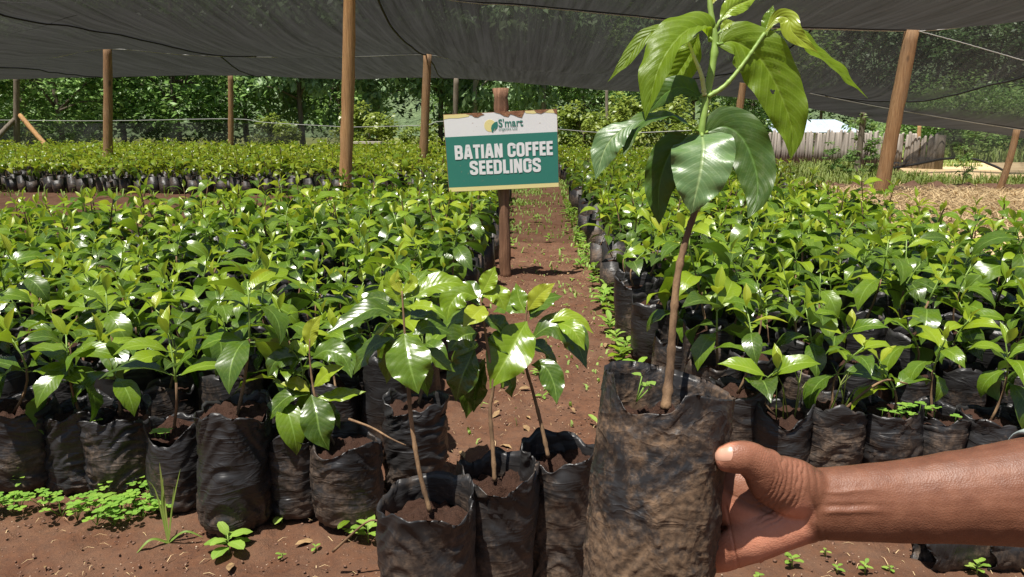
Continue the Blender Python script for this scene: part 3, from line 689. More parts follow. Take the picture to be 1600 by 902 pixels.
for i, (px, by, wp, dia, hh, lab, vi) in enumerate(FR[:-1]):
    g = PZ(px, by-14); g.z = gz(g.x, g.y); dd = (g-C0).dot(CF); sc = 1.0
    root = thing('potted_seedling', lab, 'seedling', g, 0, GF); bpy.context.view_layer.update()
    depth = .02 if i != 5 else .012; r = wp*dd/F/2
    V, Fc = bag_geo(r, hh, 50+i, 84, 64, depth, (4.5, .6, .018) if i in (4, 7) else None, (1.1,1.0,1.9,1.5,1.0,1.9,1.2,1.0,1.8)[i], lean=((-.03,.02,.1,.0,.0,.03,.0,-.03,.05)[i], .03))
    obj('bag', mesh('bag', V, Fc, M['bag'] if i not in (1, 3, 7) else M['bag_dirty']), root)
    le = ((-.03,.02,.1,.0,.0,.03,.0,-.03,.05)[i], .03)
    sV, sF = soil_geo(r*.965, hh-depth-.004, i, lean=le, n=34, k=12); obj('soil', mesh('soil', sV, sF, M['potting_soil']), root)
    if i == 7: continue
    v = VAR[vi][0]; H = (.0, .12, .14, .13, .17, .12, .1, .0, .11)[i]
    off = Vector((le[0]*hh, le[1]*hh, hh-depth-BAGS[v['bag']][2])); a = (0, 2.2, .5, 1.4, 3.1, 4.0, 5.2, 0, 2.4)[i]
    rot = Matrix.Translation(off) @ Matrix.Rotation(a, 4, 'Z')
    st = obj('stem', v['stem'], root); st.matrix_local = rot
    for pi, m4 in v['leaves']: o = obj('leaf', leafM[pi], root); o.matrix_local = rot @ m4
    if i == 6: hold = root
    if i in (3, 4):     # sprouts on the soil
        for q in range(6 if i == 4 else 3):
            c = Vector((-.03+.012*(q % 3)-(0 if i == 4 else .01), -.04+.012*(q//3), hh-depth+.014)); mb = MB()
            nl = 3
            for k in range(nl):
                aa = 2*PI*k/nl+q; mid, nr = arch(.3, -.2, 5); Vq, Fq_, _ = leaf_geo(mid, .5, nr, .1, .0, 2, 0, prof=np.array([.1,.4,.8,1,1,1,1,.95,.8,.5,.2]))
                mb.add([(Matrix.Translation(c) @ Matrix.Rotation(aa, 4, 'Z') @ Matrix.Scale(.011, 4)) @ Vector(x) for x in Vq], [tuple(f) for f in Fq_])
            mb.tube([c, c-Vector((0,0,.02))], .0006, 4)
            mb.build('sprout', M['clover'], root)
# glossy low seedling in the bag right of the tall one
root = [o for o in bpy.data.objects if o.get('label') == FR[7][5]][0]; d = (root.location-C0).dot(CF)-.03
px_stem(root, [(540,725,d+.04), (520,690,d+.02), (500,650,d), (490,610,d), (484,560,d), (484,530,d)], [.0036,.0034,.003,.0026,.002,.0014])
for a in [([(486,616),(494,645,-.02),(500,676,-.02),(514,704)], 54, 'leaf_old', .85, -.03), ([(480,617),(455,618),(432,636),(411,664)], 34, 'leaf_old', .4, -.02),
          ([(484,612),(462,600),(438,600)], 26, 'leaf_new', .5, .0), ([(490,605),(512,584),(538,572)], 30, 'leaf_new', .5, -.02), ([(488,560),(510,548),(534,556),(547,578)], 42, 'leaf_old', .6, -.02),
          ([(484,545),(486,516),(502,492)], 26, 'leaf_new', .7, 0), ([(480,560),(452,558),(430,566),(418,590)], 36, 'leaf_old', .6, 0), ([(495,622),(530,618),(572,612)], 28, 'leaf_mid', .45, .02),
          ([(480,556),(462,540),(450,552)], 20, 'leaf_new', .5, 0), ([(484,600),(474,640,.02),(478,672,.03)], 26, 'leaf_mid', .5, .03), ([(496,615),(522,650,.02),(532,672,.02)], 22, 'leaf_old', .5, .03)]:
    px_leaf(root, a[0], a[1], d, a[2], a[3], a[4], seed=len(a[0])*a[1])

# front row of the right bed
RR = [(1150,712,84,.20,'coffee seedling in puffed bluish-black bag just behind the held bag',1),
      (1216,728,86,.165,'coffee seedling with thin slanting stem, bag above the thumb knuckle',5),
      (1296,726,88,.17,'coffee seedling with grass blades in its bag, above the wrist',7),
      (1386,727,92,.165,'coffee seedling in bag full of clover, behind the forearm',11),
      (1458,724,78,.15,'coffee seedling with stout straight stem right of the clover bag',13),
      (1536,728,84,.15,'coffee seedling in open crumpled bag near the sleeve end',4),
      (1622,728,86,.15,'coffee seedling in bag cut by the right edge of the photo',2)]
for i, (px, by, wp, hh, lab, vi) in enumerate(RR):
    g = PZ(px, by-8); g.z = gz(g.x, g.y); dd = (g-C0).dot(CF); r = wp*dd/F/2
    root = thing('potted_seedling', lab, 'seedling', g, 0, 'coffee seedlings in black bags along the front of the right bed'); le = ((.0,.05,0,-.04,.03,0,0)[i], .04)
    V, Fc = bag_geo(r, hh, 70+i, 48, 30, .02, (4.2, .6, .02) if i in (1, 4) else None, 1.4, lean=le); obj('bag', mesh('bag', V, Fc, M['bag'] if i not in (2,) else M['bag_dirty']), root)
    sV, sF = soil_geo(r*.965, hh-.024, i, lean=le, n=30, k=10); obj('soil', mesh('soil', sV, sF, M['potting_soil']), root)
    v = VAR[vi][0]; off = Vector((le[0]*hh, le[1]*hh, hh-.02-BAGS[v['bag']][2])); rot = Matrix.Translation(off) @ Matrix.Rotation(i*1.7, 4, 'Z')
    obj('stem', v['stem'], root).matrix_local = rot
    for pi, m4 in v['leaves']: obj('leaf', leafM[pi], root).matrix_local = rot @ m4
    cl = {3: 9, 4: 4}.get(i, 0)
    for q in range(cl):
        c = Vector((rng.uniform(-.05, .05), rng.uniform(-.06, -.0), hh+rng.uniform(.0, .03))); mb = MB()
        for k in range(3):
            mid, nr = arch(.25, -.15, 5); Vq, Fq_, _ = leaf_geo(mid, .5, nr, .1, 0, 2, 0, prof=np.array([.1,.4,.8,1,1,1,1,.95,.8,.5,.2]))
            m4 = Matrix.Translation(c) @ Matrix.Rotation(2*PI*k/3+q, 4, 'Z') @ Matrix.Scale(.014, 4); mb.add([m4 @ Vector(x) for x in Vq], [tuple(f) for f in Fq_])
        mb.tube([c, c-Vector((0, -.005, .05))], .0007, 4); mb.build('clover_sprig', M['clover'], root)
    if i in (2, 1):
        for q in range(5):
            a = rng.uniform(0, 6.28); b0 = Vector((rng.uniform(-.02,.03), -.01, hh-.025)); mb = MB()
            t_ = b0+Vector((math.cos(a)*.05, math.sin(a)*.05, rng.uniform(.07,.13))); mb.tube([b0, b0.lerp(t_, .5)+Vector((0,0,.025)), t_], [.0018,.0016,.0003], 4); mb.build('grass_blade', M['grass'], root)
# bare bent twigs of the front bags
def twig(pts, r, label):
    mb = MB(); c = smooth_curve([P(*p) for p in pts], 14); mb.tube([Vector(x) for x in c], [r*(1-.5*i/13) for i in range(14)], 7, jit=.08, rng=rng)
    tag(mb.build('twig', M['stem_brown']), label, 'twig')
twig([(1320,640,1.9),(1352,612,1.88),(1385,594,1.87),(1418,600,1.88)], .004, 'pale bare twig arching over the clover bag')
twig([(1332,634,1.9),(1352,618,1.89),(1372,604,1.88)], .0025, 'short bare twig lying under the arching one')
twig([(545,655,1.6),(580,668,1.58),(610,685,1.56),(634,696,1.55)], .003, 'thin brown twig leaning against the corner bag')
twig([(520,862,1.48),(575,815,1.44),(600,820,1.42)], .003, 'brown twig on the soil left of the muddy bag')

# bags lying at the lower right corner
for i, (px, py, ln, a, lab) in enumerate([(1500, 862, .2, .12, 'empty crumpled black bag lying on the soil under the forearm'), (1620, 876, .2, -.1, 'second crumpled bag lying at the lower right corner')]):
    g = PZ(px, py); V, Fc = bag_geo(.05, ln, 90+i, 50, 36, .03, None, 2.2, squash=.55)
    o = obj('crumpled_bag', mesh('crumpled_bag', V, Fc, M['bag_dirty']), None, (g.x+.1, g.y, .022)); o.rotation_euler = (0, R(-90), a); tag(o, lab, 'bag', 'crumpled bags on the soil')

# ---------------------------------------------------------------- the held seedling
HD = .70
rimc = P(1043, 600, HD); hb = .215; axis = (Vector(P(1013, 905, HD))-rimc)
root = thing('held_seedling', 'tall large-leaved coffee seedling in mud-caked bag held up by the hand', 'seedling', (0,0,0))
up = (-axis).normalized()
botc = rimc-up*hb
root.location = botc; bpy.context.view_layer.update(); org = Matrix.Translation(-botc)
def held_bag():
    n, m = 150, 110; r0 = 99*HD/F; th = np.arange(n)/n*2*PI
    X = Vector((1,0,0)); X = (X-up*X.dot(up)).normalized(); Yv = up.cross(X)
    V = []; rows = []
    zz = list(np.linspace(0, 1, m))
    # angle 0 = picture right, pi/2 = away from camera, 3pi/2 = towards camera
    dl = np.abs((th-R(240)+PI) % (2*PI)-PI)
    notch = -.027*np.clip(1-(dl/R(34))**3, 0, 1)+.003*np.sin(9*th)*np.clip(1-(dl/R(50))**2, 0, 1)
    back = .012*np.clip(np.sin(th), 0, 1)-.006*np.clip(np.cos(th), 0, 1)+.008*np.clip(-np.cos(th), 0, 1)
    def ring(z, inner=0):
        base = np.stack([np.cos(th)*1.6, np.sin(th)*1.6, np.full(n, z*6.0)], 1)
        cr = 1-np.abs(fbm(base*np.array([1.3,1.3,1.2])+np.stack([np.sin(th*2)*.8, np.zeros(n), np.sin(th*2+1)*1.2], 1), 77, 4))*2.6
        diag = 1-np.abs(fbm(np.stack([np.cos(th)*3+z*2, np.sin(th)*3, z*7+th*.9], 1), 41, 3))*2.8
        lo = fbm(np.stack([np.cos(th), np.sin(th), np.full(n, z*2)], 1), 5, 2)
        ra = r0*(.955+.06*z+.02*math.sin(z*3.1)+.07*lo)*(1-.35*max(0, .06-z)/.06)+(cr-.55)*.0032*(1-z*.5)+(diag-.5)*.0018
        ra = ra+np.where(np.cos(th) < 0, (1-z)**2*.005*np.abs(np.cos(th))**2, 0)
        # dent where the thumb presses
        ra = ra-.006*np.exp(-((th-R(330))**2)/.12-((z-.62)**2)/.01)
        dirt = fbm(np.stack([np.cos(th)*9, np.sin(th)*9, np.full(n, z*26)], 1), 19, 4)
        ra = ra+np.clip(dirt-.16, 0, 1)*.006*(1-z*.6)+np.clip(fbm(np.stack([np.cos(th)*26, np.sin(th)*26, np.full(n, z*80)], 1), 29, 2)-.22, 0, 1)*.005*(1.1-z)
        return ra
    def pt(ra, z, ez): return [botc+X*(math.cos(a)*q)+Yv*(math.sin(a)*q*.92)+up*(z*hb+e) for a, q, e in zip(th, ra, ez)]
    V += pt(ring(0)*.5, 0, np.zeros(n))
    for z in zz: V += pt(ring(z), z, (notch+back)*z**5)
    rt = ring(1.0)
    for k in range(1, 9):
        e = (notch+back)*(1-k/8)-.0055*k; V += pt(rt*(.985-.004*k), 1.0, e)
    K = len(V)//n; I = np.arange(K*n).reshape(K, n); J = np.roll(I, -1, 1)
    Fc = np.stack([I[:-1].ravel(), J[:-1].ravel(), J[1:].ravel(), I[1:].ravel()], 1)
    obj('bag', mesh('bag', [v-botc for v in V], Fc, M['bag_held']), root)
    # soil
    SV = [up*(hb-.030)]; SF = []; k = 22; n2 = 60
    for i in range(1, k+1):
        for a in range(n2):
            q = 2*PI*a/n2; rr = r0*.985*i/k; SV.append(X*math.cos(q)*rr+Yv*math.sin(q)*rr*.92+up*(hb-.033))
    A = np.array([tuple(v) for v in SV]); bumpz = fbm(A*55, 3, 4)*.024+fbm(A*200, 8, 2)*.008
    A += np.outer(bumpz, np.array(up))
    for a in range(n2): SF.append((0, 1+a, 1+(a+1) % n2))
    for i in range(k-1):
        for a in range(n2): b0 = 1+i*n2; SF.append((b0+a, b0+n2+a, b0+n2+(a+1) % n2, b0+(a+1) % n2))
    obj('soil', mesh('soil', A, SF, M['potting_soil']), root)
held_bag()
px_stem(root, [(1040,640,HD-.01), (1047,575,HD), (1052,500,HD), (1059,430,HD), (1073,370,HD), (1087,328,HD)], [.0050,.0040,.0034,.0034,.0031,.0028], 'stem_brown', 'stem', 14)
px_stem(root, [(1087,330,HD), (1093,270,HD+.008), (1096,208,HD), (1104,152,HD), (1112,110,HD), (1117,66,HD), (1112,30,HD), (1107,-14,HD)], [.0034,.0034,.0034,.0034,.0036,.0034,.0030,.0016], 'stem_green', 'shoot', 14)
px_stem(root, [(1101,150,HD-.004), (1096,118,HD-.006), (1084,88,HD-.006), (1076,66,HD-.004)], [.0022,.0020,.0016,.0012], 'stem_pale', 'side_shoot')
px_stem(root, [(1106,152,HD-.003), (1135,132,HD-.004), (1165,95,HD-.004), (1195,52,HD-.004)], [.0024,.0020,.0018,.0018], 'stem_green', 'side_shoot')
pl = lambda pp, w_, mt, face, d1=0, **k: px_leaf(root, pp, w_, k.pop('d', HD), mt, face, d1, n=90, nw=24, **k)
OVA = np.array([.05,.55,.88,1.0,.98,.92,.78,.55,.34,.14,0])
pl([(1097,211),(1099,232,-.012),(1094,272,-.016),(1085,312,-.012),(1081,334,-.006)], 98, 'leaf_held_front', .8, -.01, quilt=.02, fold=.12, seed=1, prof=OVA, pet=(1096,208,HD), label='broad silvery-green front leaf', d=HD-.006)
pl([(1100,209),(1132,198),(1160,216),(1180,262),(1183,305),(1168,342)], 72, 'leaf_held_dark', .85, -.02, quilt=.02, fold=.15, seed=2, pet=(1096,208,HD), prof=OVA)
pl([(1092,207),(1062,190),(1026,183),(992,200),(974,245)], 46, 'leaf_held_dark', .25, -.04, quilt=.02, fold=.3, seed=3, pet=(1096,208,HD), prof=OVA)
pl([(1000,188),(968,206),(946,232),(930,282)], 50, 'leaf_held_front', .5, .0, quilt=.02, fold=.15, seed=4, d=HD-.035, label='pale leaf whose colour imitates a silvery glare')  # extra leaf; its pale colour stands in for sun glare
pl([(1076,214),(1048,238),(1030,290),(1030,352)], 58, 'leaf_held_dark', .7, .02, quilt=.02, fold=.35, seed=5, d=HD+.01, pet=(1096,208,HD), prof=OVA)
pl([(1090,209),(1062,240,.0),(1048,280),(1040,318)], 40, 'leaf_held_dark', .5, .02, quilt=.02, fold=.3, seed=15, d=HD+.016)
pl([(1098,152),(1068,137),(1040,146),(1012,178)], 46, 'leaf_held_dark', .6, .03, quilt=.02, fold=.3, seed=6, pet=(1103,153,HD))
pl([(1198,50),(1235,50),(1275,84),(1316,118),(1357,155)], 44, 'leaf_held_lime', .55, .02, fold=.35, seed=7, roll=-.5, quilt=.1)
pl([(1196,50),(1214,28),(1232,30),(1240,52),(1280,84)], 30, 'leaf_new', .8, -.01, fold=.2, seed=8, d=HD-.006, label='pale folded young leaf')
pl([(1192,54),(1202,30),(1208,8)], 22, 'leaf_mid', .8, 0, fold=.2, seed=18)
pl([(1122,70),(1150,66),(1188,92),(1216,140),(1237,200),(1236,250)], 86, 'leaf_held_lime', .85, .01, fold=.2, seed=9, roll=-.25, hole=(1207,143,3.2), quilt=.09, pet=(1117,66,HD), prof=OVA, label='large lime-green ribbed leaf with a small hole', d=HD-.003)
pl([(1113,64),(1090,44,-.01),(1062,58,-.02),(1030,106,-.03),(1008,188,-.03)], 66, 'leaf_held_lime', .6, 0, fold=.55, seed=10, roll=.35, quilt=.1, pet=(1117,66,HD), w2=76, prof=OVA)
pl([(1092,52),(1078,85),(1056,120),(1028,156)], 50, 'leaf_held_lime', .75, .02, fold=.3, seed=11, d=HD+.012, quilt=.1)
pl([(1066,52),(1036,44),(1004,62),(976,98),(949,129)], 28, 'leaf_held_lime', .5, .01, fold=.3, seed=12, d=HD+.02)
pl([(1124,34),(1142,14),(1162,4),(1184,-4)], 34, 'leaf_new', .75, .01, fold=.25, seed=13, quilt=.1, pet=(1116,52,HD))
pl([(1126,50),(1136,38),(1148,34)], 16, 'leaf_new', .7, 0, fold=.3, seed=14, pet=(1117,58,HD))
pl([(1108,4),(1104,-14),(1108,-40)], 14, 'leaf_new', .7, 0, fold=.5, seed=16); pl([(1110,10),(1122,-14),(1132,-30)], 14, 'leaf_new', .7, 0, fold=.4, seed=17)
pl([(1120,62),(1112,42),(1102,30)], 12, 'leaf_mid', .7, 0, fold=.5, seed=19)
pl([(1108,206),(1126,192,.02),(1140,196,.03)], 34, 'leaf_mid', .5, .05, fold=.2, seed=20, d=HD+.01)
# sprout in the held bag
mb = MB()
for (x, y) in ((1003,588),(1012,596),(1006,604),(1018,604)):
    c = P(x, y, HD-.03); m4 = Matrix.Translation(c) @ Matrix.Rotation(x*1.7, 4, 'Z') @ Matrix.Scale(.011, 4); mid, nr = arch(.3, -.3, 6); Vq, Fq_, _ = leaf_geo(mid, .42, nr, .1, .05, 4)
    mb.add([(m4 @ Vector(q))-botc for q in Vq], [tuple(f) for f in Fq_]); mb.tube([c-botc, P(994, 628, HD-.03)-botc], .0006, 5)
mb.build('sprout', M['weed'], root)

# ---------------------------------------------------------------- the hand and forearm
def skin_mat():
    m, nt, b, out = newmat('skin'); L = nt.links.new
    at = nt.nodes.new('ShaderNodeAttribute'); at.attribute_name = 'palm'; tc = coords(nt, 'Object')
    n1 = noise(nt, 60, 5, tc, .6); n2 = noise(nt, 700, 3, tc, .6); n3 = noise(nt, 18, 3, tc)
    dk = ramp(nt, n1, [(.3, (.095,.036,.018)), (.7, (.148,.060,.031))])
    pk = ramp(nt, n1, [(.3, (.50,.20,.12)), (.7, (.58,.26,.165))])
    c = mixc(nt, at.outputs['Fac'], dk, pk); L(c, b.inputs['Base Color'])
    b.inputs['Subsurface Weight'].default_value = .06; b.inputs['Subsurface Radius'].default_value = (.012, .004, .002); b.inputs['Subsurface Scale'].default_value = .3
    b.inputs['Specular IOR Level'].default_value = .4
    L(ramp(nt, n3, [(.3, (.44,)*3), (.7, (.56,)*3)]), b.inputs['Roughness'])
    vo = nt.nodes.new('ShaderNodeTexVoronoi'); vo.inputs['Scale'].default_value = 650; L(tc, vo.inputs['Vector'])
    bump(nt, b, math_(nt, 'ADD', vo.outputs['Distance'], n2), .35, .0006)
    return m
def smoothstep(a, b, x): t = np.clip((x-a)/(b-a), 0, 1); return t*t*(3-2*t)
def build_arm():
    mb = MB(); Xd = Vector((1,0,0))
    def ell(pts, n=28, sub=8):
        k = (len(pts)-1)*sub+1; t = np.linspace(0, len(pts)-1, k); A = np.array(pts, float)
        c = smooth_curve([P(p[0], p[1], p[2]) for p in pts], k)
        dd = np.concatenate([[0], np.cumsum(np.linalg.norm(np.diff(np.array([tuple(P(p[0],p[1],p[2])) for p in pts]), axis=0), axis=1))]); dd /= dd[-1]; tt = np.linspace(0, 1, k)
        ry = np.interp(tt, dd, A[:,3])*np.interp(tt, dd, A[:,2])/F; rd = np.interp(tt, dd, A[:,4])*np.interp(tt, dd, A[:,2])/F
        T = np.gradient(c, axis=0); V = []; 
        for i in range(k):
            T_ = Vector(T[i]).normalized(); D = (CF-T_*CF.dot(T_)).normalized(); U = T_.cross(D).normalized()
            for a in range(n): q = 2*PI*a/n; V.append(Vector(c[i])+U*math.cos(q)*ry[i]+D*math.sin(q)*rd[i])
        # rounded ends
        b = len(V); Fs = [(i*n+a, i*n+(a+1) % n, (i+1)*n+(a+1) % n, (i+1)*n+a) for i in range(k-1) for a in range(n)]
        for e, i0, sg in ((0, 0, -1), (1, (k-1)*n, 1)):
            T_ = Vector(T[0 if e == 0 else -1]).normalized()*sg; prev = list(range(i0, i0+n)); cc = Vector(c[0 if e == 0 else -1]); rr = min(ry[0 if e == 0 else -1], rd[0 if e == 0 else -1])
            for s_ in (.35, .65, .88):
                cur = []
                for a in range(n): V.append(cc+(V[i0+a]-cc)*math.sqrt(1-s_*s_)+T_*rr*s_); cur.append(len(V)-1)
                Fs += [(prev[a], prev[(a+1) % n], cur[(a+1) % n], cur[a]) if e else (prev[(a+1) % n], prev[a], cur[a], cur[(a+1) % n]) for a in range(n)]; prev = cur
            V.append(cc+T_*rr); Fs += [(prev[a], prev[(a+1) % n], len(V)-1) if e else (prev[(a+1) % n], prev[a], len(V)-1) for a in range(n)]
        mb.add(V, Fs)
    # forearm
    ell([(1275,788,.690,56,40),(1305,787,.690,57,42),(1400,784,.690,63,50),(1500,777,.685,72,62),(1600,770,.68,83,74),(1760,756,.67,95,84)])
    # palm and heel, passing behind the bag
    ell([(1285,790,.692,53,38),(1245,796,.700,56,30),(1195,800,.705,68,26),(1160,806,.709,82,24),(1136,808,.728,82,20),(1108,811,.752,80,20)])
    # little-finger edge of the palm
    ell([(1265,808,.689,38,28),(1215,826,.694,38,26),(1165,848,.704,36,24),(1125,866,.722,31,21),(1090,876,.748,24,16)])
    # thenar mound and thumb
    ell([(1268,775,.688,42,34),(1238,762,.680,46,34),(1208,748,.672,42,30),(1186,728,.664,30,26),(1166,715,.659,27,22),(1146,715,.657,25.5,20),(1132,717,.658,21,16)], sub=10)
    # knuckle of thumb
    ell([(1200,728,.668,27,24),(1182,722,.664,26,24)])
    # four fingers curled round the back of the bag
    for j, (y, L_, r) in enumerate([(772,1.0,15),(805,1.08,15.5),(840,1.0,15),(874,.8,13)]):
        ell([(1100,y+2,.766,r*1.1,r),(1080,y,.776,r,r),(1050,y-2,.783,r*.97,r*.95),(1050-34*L_,y-3,.784,r*.92,r*.9),(1050-70*L_,y-2,.776,r*.85,r*.82),(1050-92*L_,y-1,.766,r*.72,r*.65)])
    me = mb.mesh('hand_parts', [], False); o = bpy.data.objects.new('tmp', me); COL.objects.link(o)
    md = o.modifiers.new('r', 'REMESH'); md.mode = 'VOXEL'; md.voxel_size = .0011; md.use_smooth_shade = True
    sm = o.modifiers.new('s', 'SMOOTH'); sm.factor = .5; sm.iterations = 22
    dg = bpy.context.evaluated_depsgraph_get(); me2 = bpy.data.meshes.new_from_object(o.evaluated_get(dg)); bpy.data.objects.remove(o); 
    nv = len(me2.vertices); co = np.empty(nv*3, np.float32); me2.vertices.foreach_get('co', co); co = co.reshape(-1, 3).astype(float)
    no = np.empty(nv*3, np.float32); me2.vertices.foreach_get('normal', no); no = no.reshape(-1, 3).astype(float)
    rel = co-np.array(C0); dep = rel@np.array(CF); px = 800+rel[:,0]/dep*F; py = 451-(rel@np.array(CU))/dep*F
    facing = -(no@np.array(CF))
    nz = fbm(co*160, 3, 3); nl = fbm(co*45, 6, 3)
    disp = nl*.0009
    # thenar skin folds: arcs round the thumb base
    rr = np.hypot(px-1168, (py-742)*1.0); an = np.degrees(np.arctan2(py-742, px-1168))
    mk = smoothstep(34, 46, rr)*(1-smoothstep(86, 98, rr))*smoothstep(-38, -14, an)*(1-smoothstep(62, 92, an))*smoothstep(.15, .4, facing)*(dep < .72)
    fold = 1-np.abs(np.sin((rr+nz*5+nl*8)*PI/8.3))**.6
    disp -= mk*fold*.0012
    # knuckle creases on the thumb
    kx = px-1188+(py-722)*.35; mk2 = np.exp(-(kx/14)**2)*(py < 752)*(dep < .69)*smoothstep(0, .3, facing); disp -= mk2*np.abs(np.sin(kx*.75+nz*2))*.0007
    # wrist creases and tendons
    for cx in (1272, 1283): disp -= .0007*np.exp(-((px-cx-(py-790)*.12+nl*6)/2.2)**2)*smoothstep(0, .3, facing)
    for (cy, aa, s_) in ((768, .0010, 4.0), (790, -.0008, 4), (800, .0013, 5)):
        disp += aa*np.exp(-((py-cy-(px-1300)*-.02+nl*5)/s_)**2)*smoothstep(1280, 1300, px)*(1-smoothstep(1330, 1400, px))*smoothstep(0, .3, facing)
    # lines of the palm
    ln = py-(768+(px-1130)*.45); disp -= .0006*np.exp(-(ln/2.2)**2)*(px < 1215)*(px > 1120)*smoothstep(.1,.4,facing)
    ln = px-(1132+(py-780)*.20); disp -= .0008*np.exp(-(ln/1.8)**2)*(py > 790)*smoothstep(.1,.4,facing)
    co += no*disp[:,None]
    me2.vertices.foreach_set('co', co.astype(np.float32).ravel())
    # pale palm skin
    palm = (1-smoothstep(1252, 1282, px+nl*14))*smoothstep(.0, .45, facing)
    then = 1-smoothstep(64, 80, np.hypot((px-1200)*.95, (py-738)*1.12))      # the mound and the thumb are darker
    palm = palm*(1-.78*then)
    palm = np.where(py > 852-(px-1240)*.42, palm*.75, palm)
    tip = (1-smoothstep(1126, 1156, px))*smoothstep(715, 738, py)*(dep < .69)
    palm = np.clip(np.maximum(palm, tip*.6), 0, 1)
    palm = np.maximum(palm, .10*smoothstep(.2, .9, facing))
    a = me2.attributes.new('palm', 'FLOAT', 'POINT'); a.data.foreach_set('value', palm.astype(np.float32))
    me2.materials.clear(); me2.materials.append(skin_mat()); me2.polygons.foreach_set('use_smooth', [True]*len(me2.polygons)); me2.update()
    o = obj('person', me2); tag(o, 'bare dark-skinned forearm reaching in from the right, hand gripping the muddy bag', 'person')
    # thumbnail
    nm, nn, nb, _ = newmat('nail'); nb.inputs['Base Color'].default_value = (.48,.26,.18,1); nb.inputs['Roughness'].default_value = .32
    from mathutils.bvhtree import BVHTree
    bvh = BVHTree.FromPolygons([tuple(v) for v in co], [tuple(p.vertices) for p in me2.polygons])
    V = []; Fs = []; n, m = 12, 10
    for i in range(n+1):
        for j in range(m+1):
            u = i/n; v = j/m*2-1; x = 1119+23*u+3*(1-v*v)*u-(1-u)*2*(1-v*v); y = 712+u*(-3)+v*(10.5-3*(1-u)**2) 
            h_ = bvh.ray_cast(C0, ray(x, y).normalized())
            V.append((h_[0]-CF*.0007*(1-.6*v*v)*(.4+.6*math.sin(PI*min(1,.15+u*.8)))) if h_[0] is not None else P(x, y, .652))
    for i in range(n):
        for j in range(m): a_ = i*(m+1)+j; Fs.append((a_, a_+1, a_+m+2, a_+m+1))
    k = len(V); V += [v+CF*.0009 for v in V]; Fs += [tuple(q+k for q in f[::-1]) for f in Fs[:]]
    # push onto the thumb surface
    obj('thumbnail', mesh('thumbnail', V, Fs, nm), o)
    # sleeve end
    mb2 = MB(); pts = [(1622,768,.681),(1660,762,.678),(1760,752,.67)]
    c = [P(*p) for p in pts]; n = 40; V = []
    for ri, (cc, ry, rd) in enumerate([(c[0],93,80),(c[1],100,88),(c[2],112,96),(c[2],106,90),(c[1],94,82),(c[0],89,77)]):
        for a in range(n):
            q = 2*PI*a/n; s_ = .68/F*(1+.015*math.sin(q*5+ri)); V.append(cc+CU*math.cos(q)*ry*s_+CF*math.sin(q)*rd*s_+Vector((-.006*math.cos(q)-.003, 0, 0)))
    Fs = [(i*n+a, i*n+(a+1) % n, ((i+1) % 6)*n+(a+1) % n, ((i+1) % 6)*n+a) for i in range(6) for a in range(n)]
    mb2.add(V, Fs); mb2.build('sleeve', M['sleeve'], o)
build_arm()

# ---------------------------------------------------------------- posts
def post(base, top, r0, r1, mat, label, cat='post', name='wooden_post', n=12, group='wooden posts of the shade house', seed=0):
    mb = MB(); r = random.Random(seed); k = 14; b = Vector(base); t = Vector(top); bend = Vector((r.uniform(-1,1), r.uniform(-1,1), 0))*.015
    b = b-(t-b).normalized()*.06
    pts = [b.lerp(t, i/(k-1))+bend*math.sin(i/(k-1)*PI) for i in range(k)]
    rad = [(r0+(r1-r0)*i/(k-1))*(1+r.uniform(-.05,.05)) for i in range(k)]
    mb.tube(pts, rad, n, jit=.05, rng=r); o = mb.build(name, M[mat]); tag(o, label, cat, group); return o
def ppost(px0, py0, px1, py1, Y, wpx, mat, label, **k):
    b = PY(px0, py0, Y); t = PY(px1, py1, Y)
    d = (t-b).normalized(); b2 = b-d*(b.z/d.z) if d.z > 0 else b
    r = wpx/2*Y/F; return post(b2, t, r*1.05, r*.95, mat, label, seed=int(px0), **k)
ppost(540,258, 547,-30, 7.1, 19, 'post_orange', 'thick orange-brown post rising out of the frame left of the sign')
ppost(168,237, 168,68, 11.6, 13, 'post_wood', 'brown post standing in the far left bed')
ppost(662,235, 668,82, 11.9, 13, 'post_wood', 'reddish brown post just left of the sign')
ppost(1377,297, 1426,44, 9.2, 21, 'post_wood', 'stout brown post leaning right beside the green pipe')
ppost(1152,194, 1163,119, 11.7, 11, 'post_wood', 'brown post half hidden behind the held seedling')
ppost(360,220, 360,114, 17.3, 8, 'post_wood', 'thin reddish post at the back of the far left bed')
ppost(711,178, 713,121, 17.3, 8, 'post_grey', 'thin grey post behind the top of the sign')
ppost(28,228, 26,116, 17.0, 9, 'post_grey', 'thin grey corner post at far left with two braces')
ppost(1558,306, 1589,203, 9.6, 10, 'post_wood', 'slender brown post leaning right at the right edge')
ppost(1337,282, 1350,172, 12.5, 9, 'post_grey', 'thin mossy post before the stake fence')
ppost(1434,250, 1437,194, 14.5, 6, 'post_orange', 'short orange stake showing over the end of the fence')
ppost(950,250, 948,135, 19, 5, 'post_grey', 'thin dark pole among the trees right of the sign')
post(PY(76,232,16.6), PY(31,180,17.0), .055, .05, 'post_orange', 'orange brace propping the far left corner post', 'brace', 'brace', seed=3)
post(PY(-10,222,16.6), PY(26,184,17.0), .055, .05, 'post_grey', 'grey brace propping the far left corner post', 'brace', 'brace', seed=4)

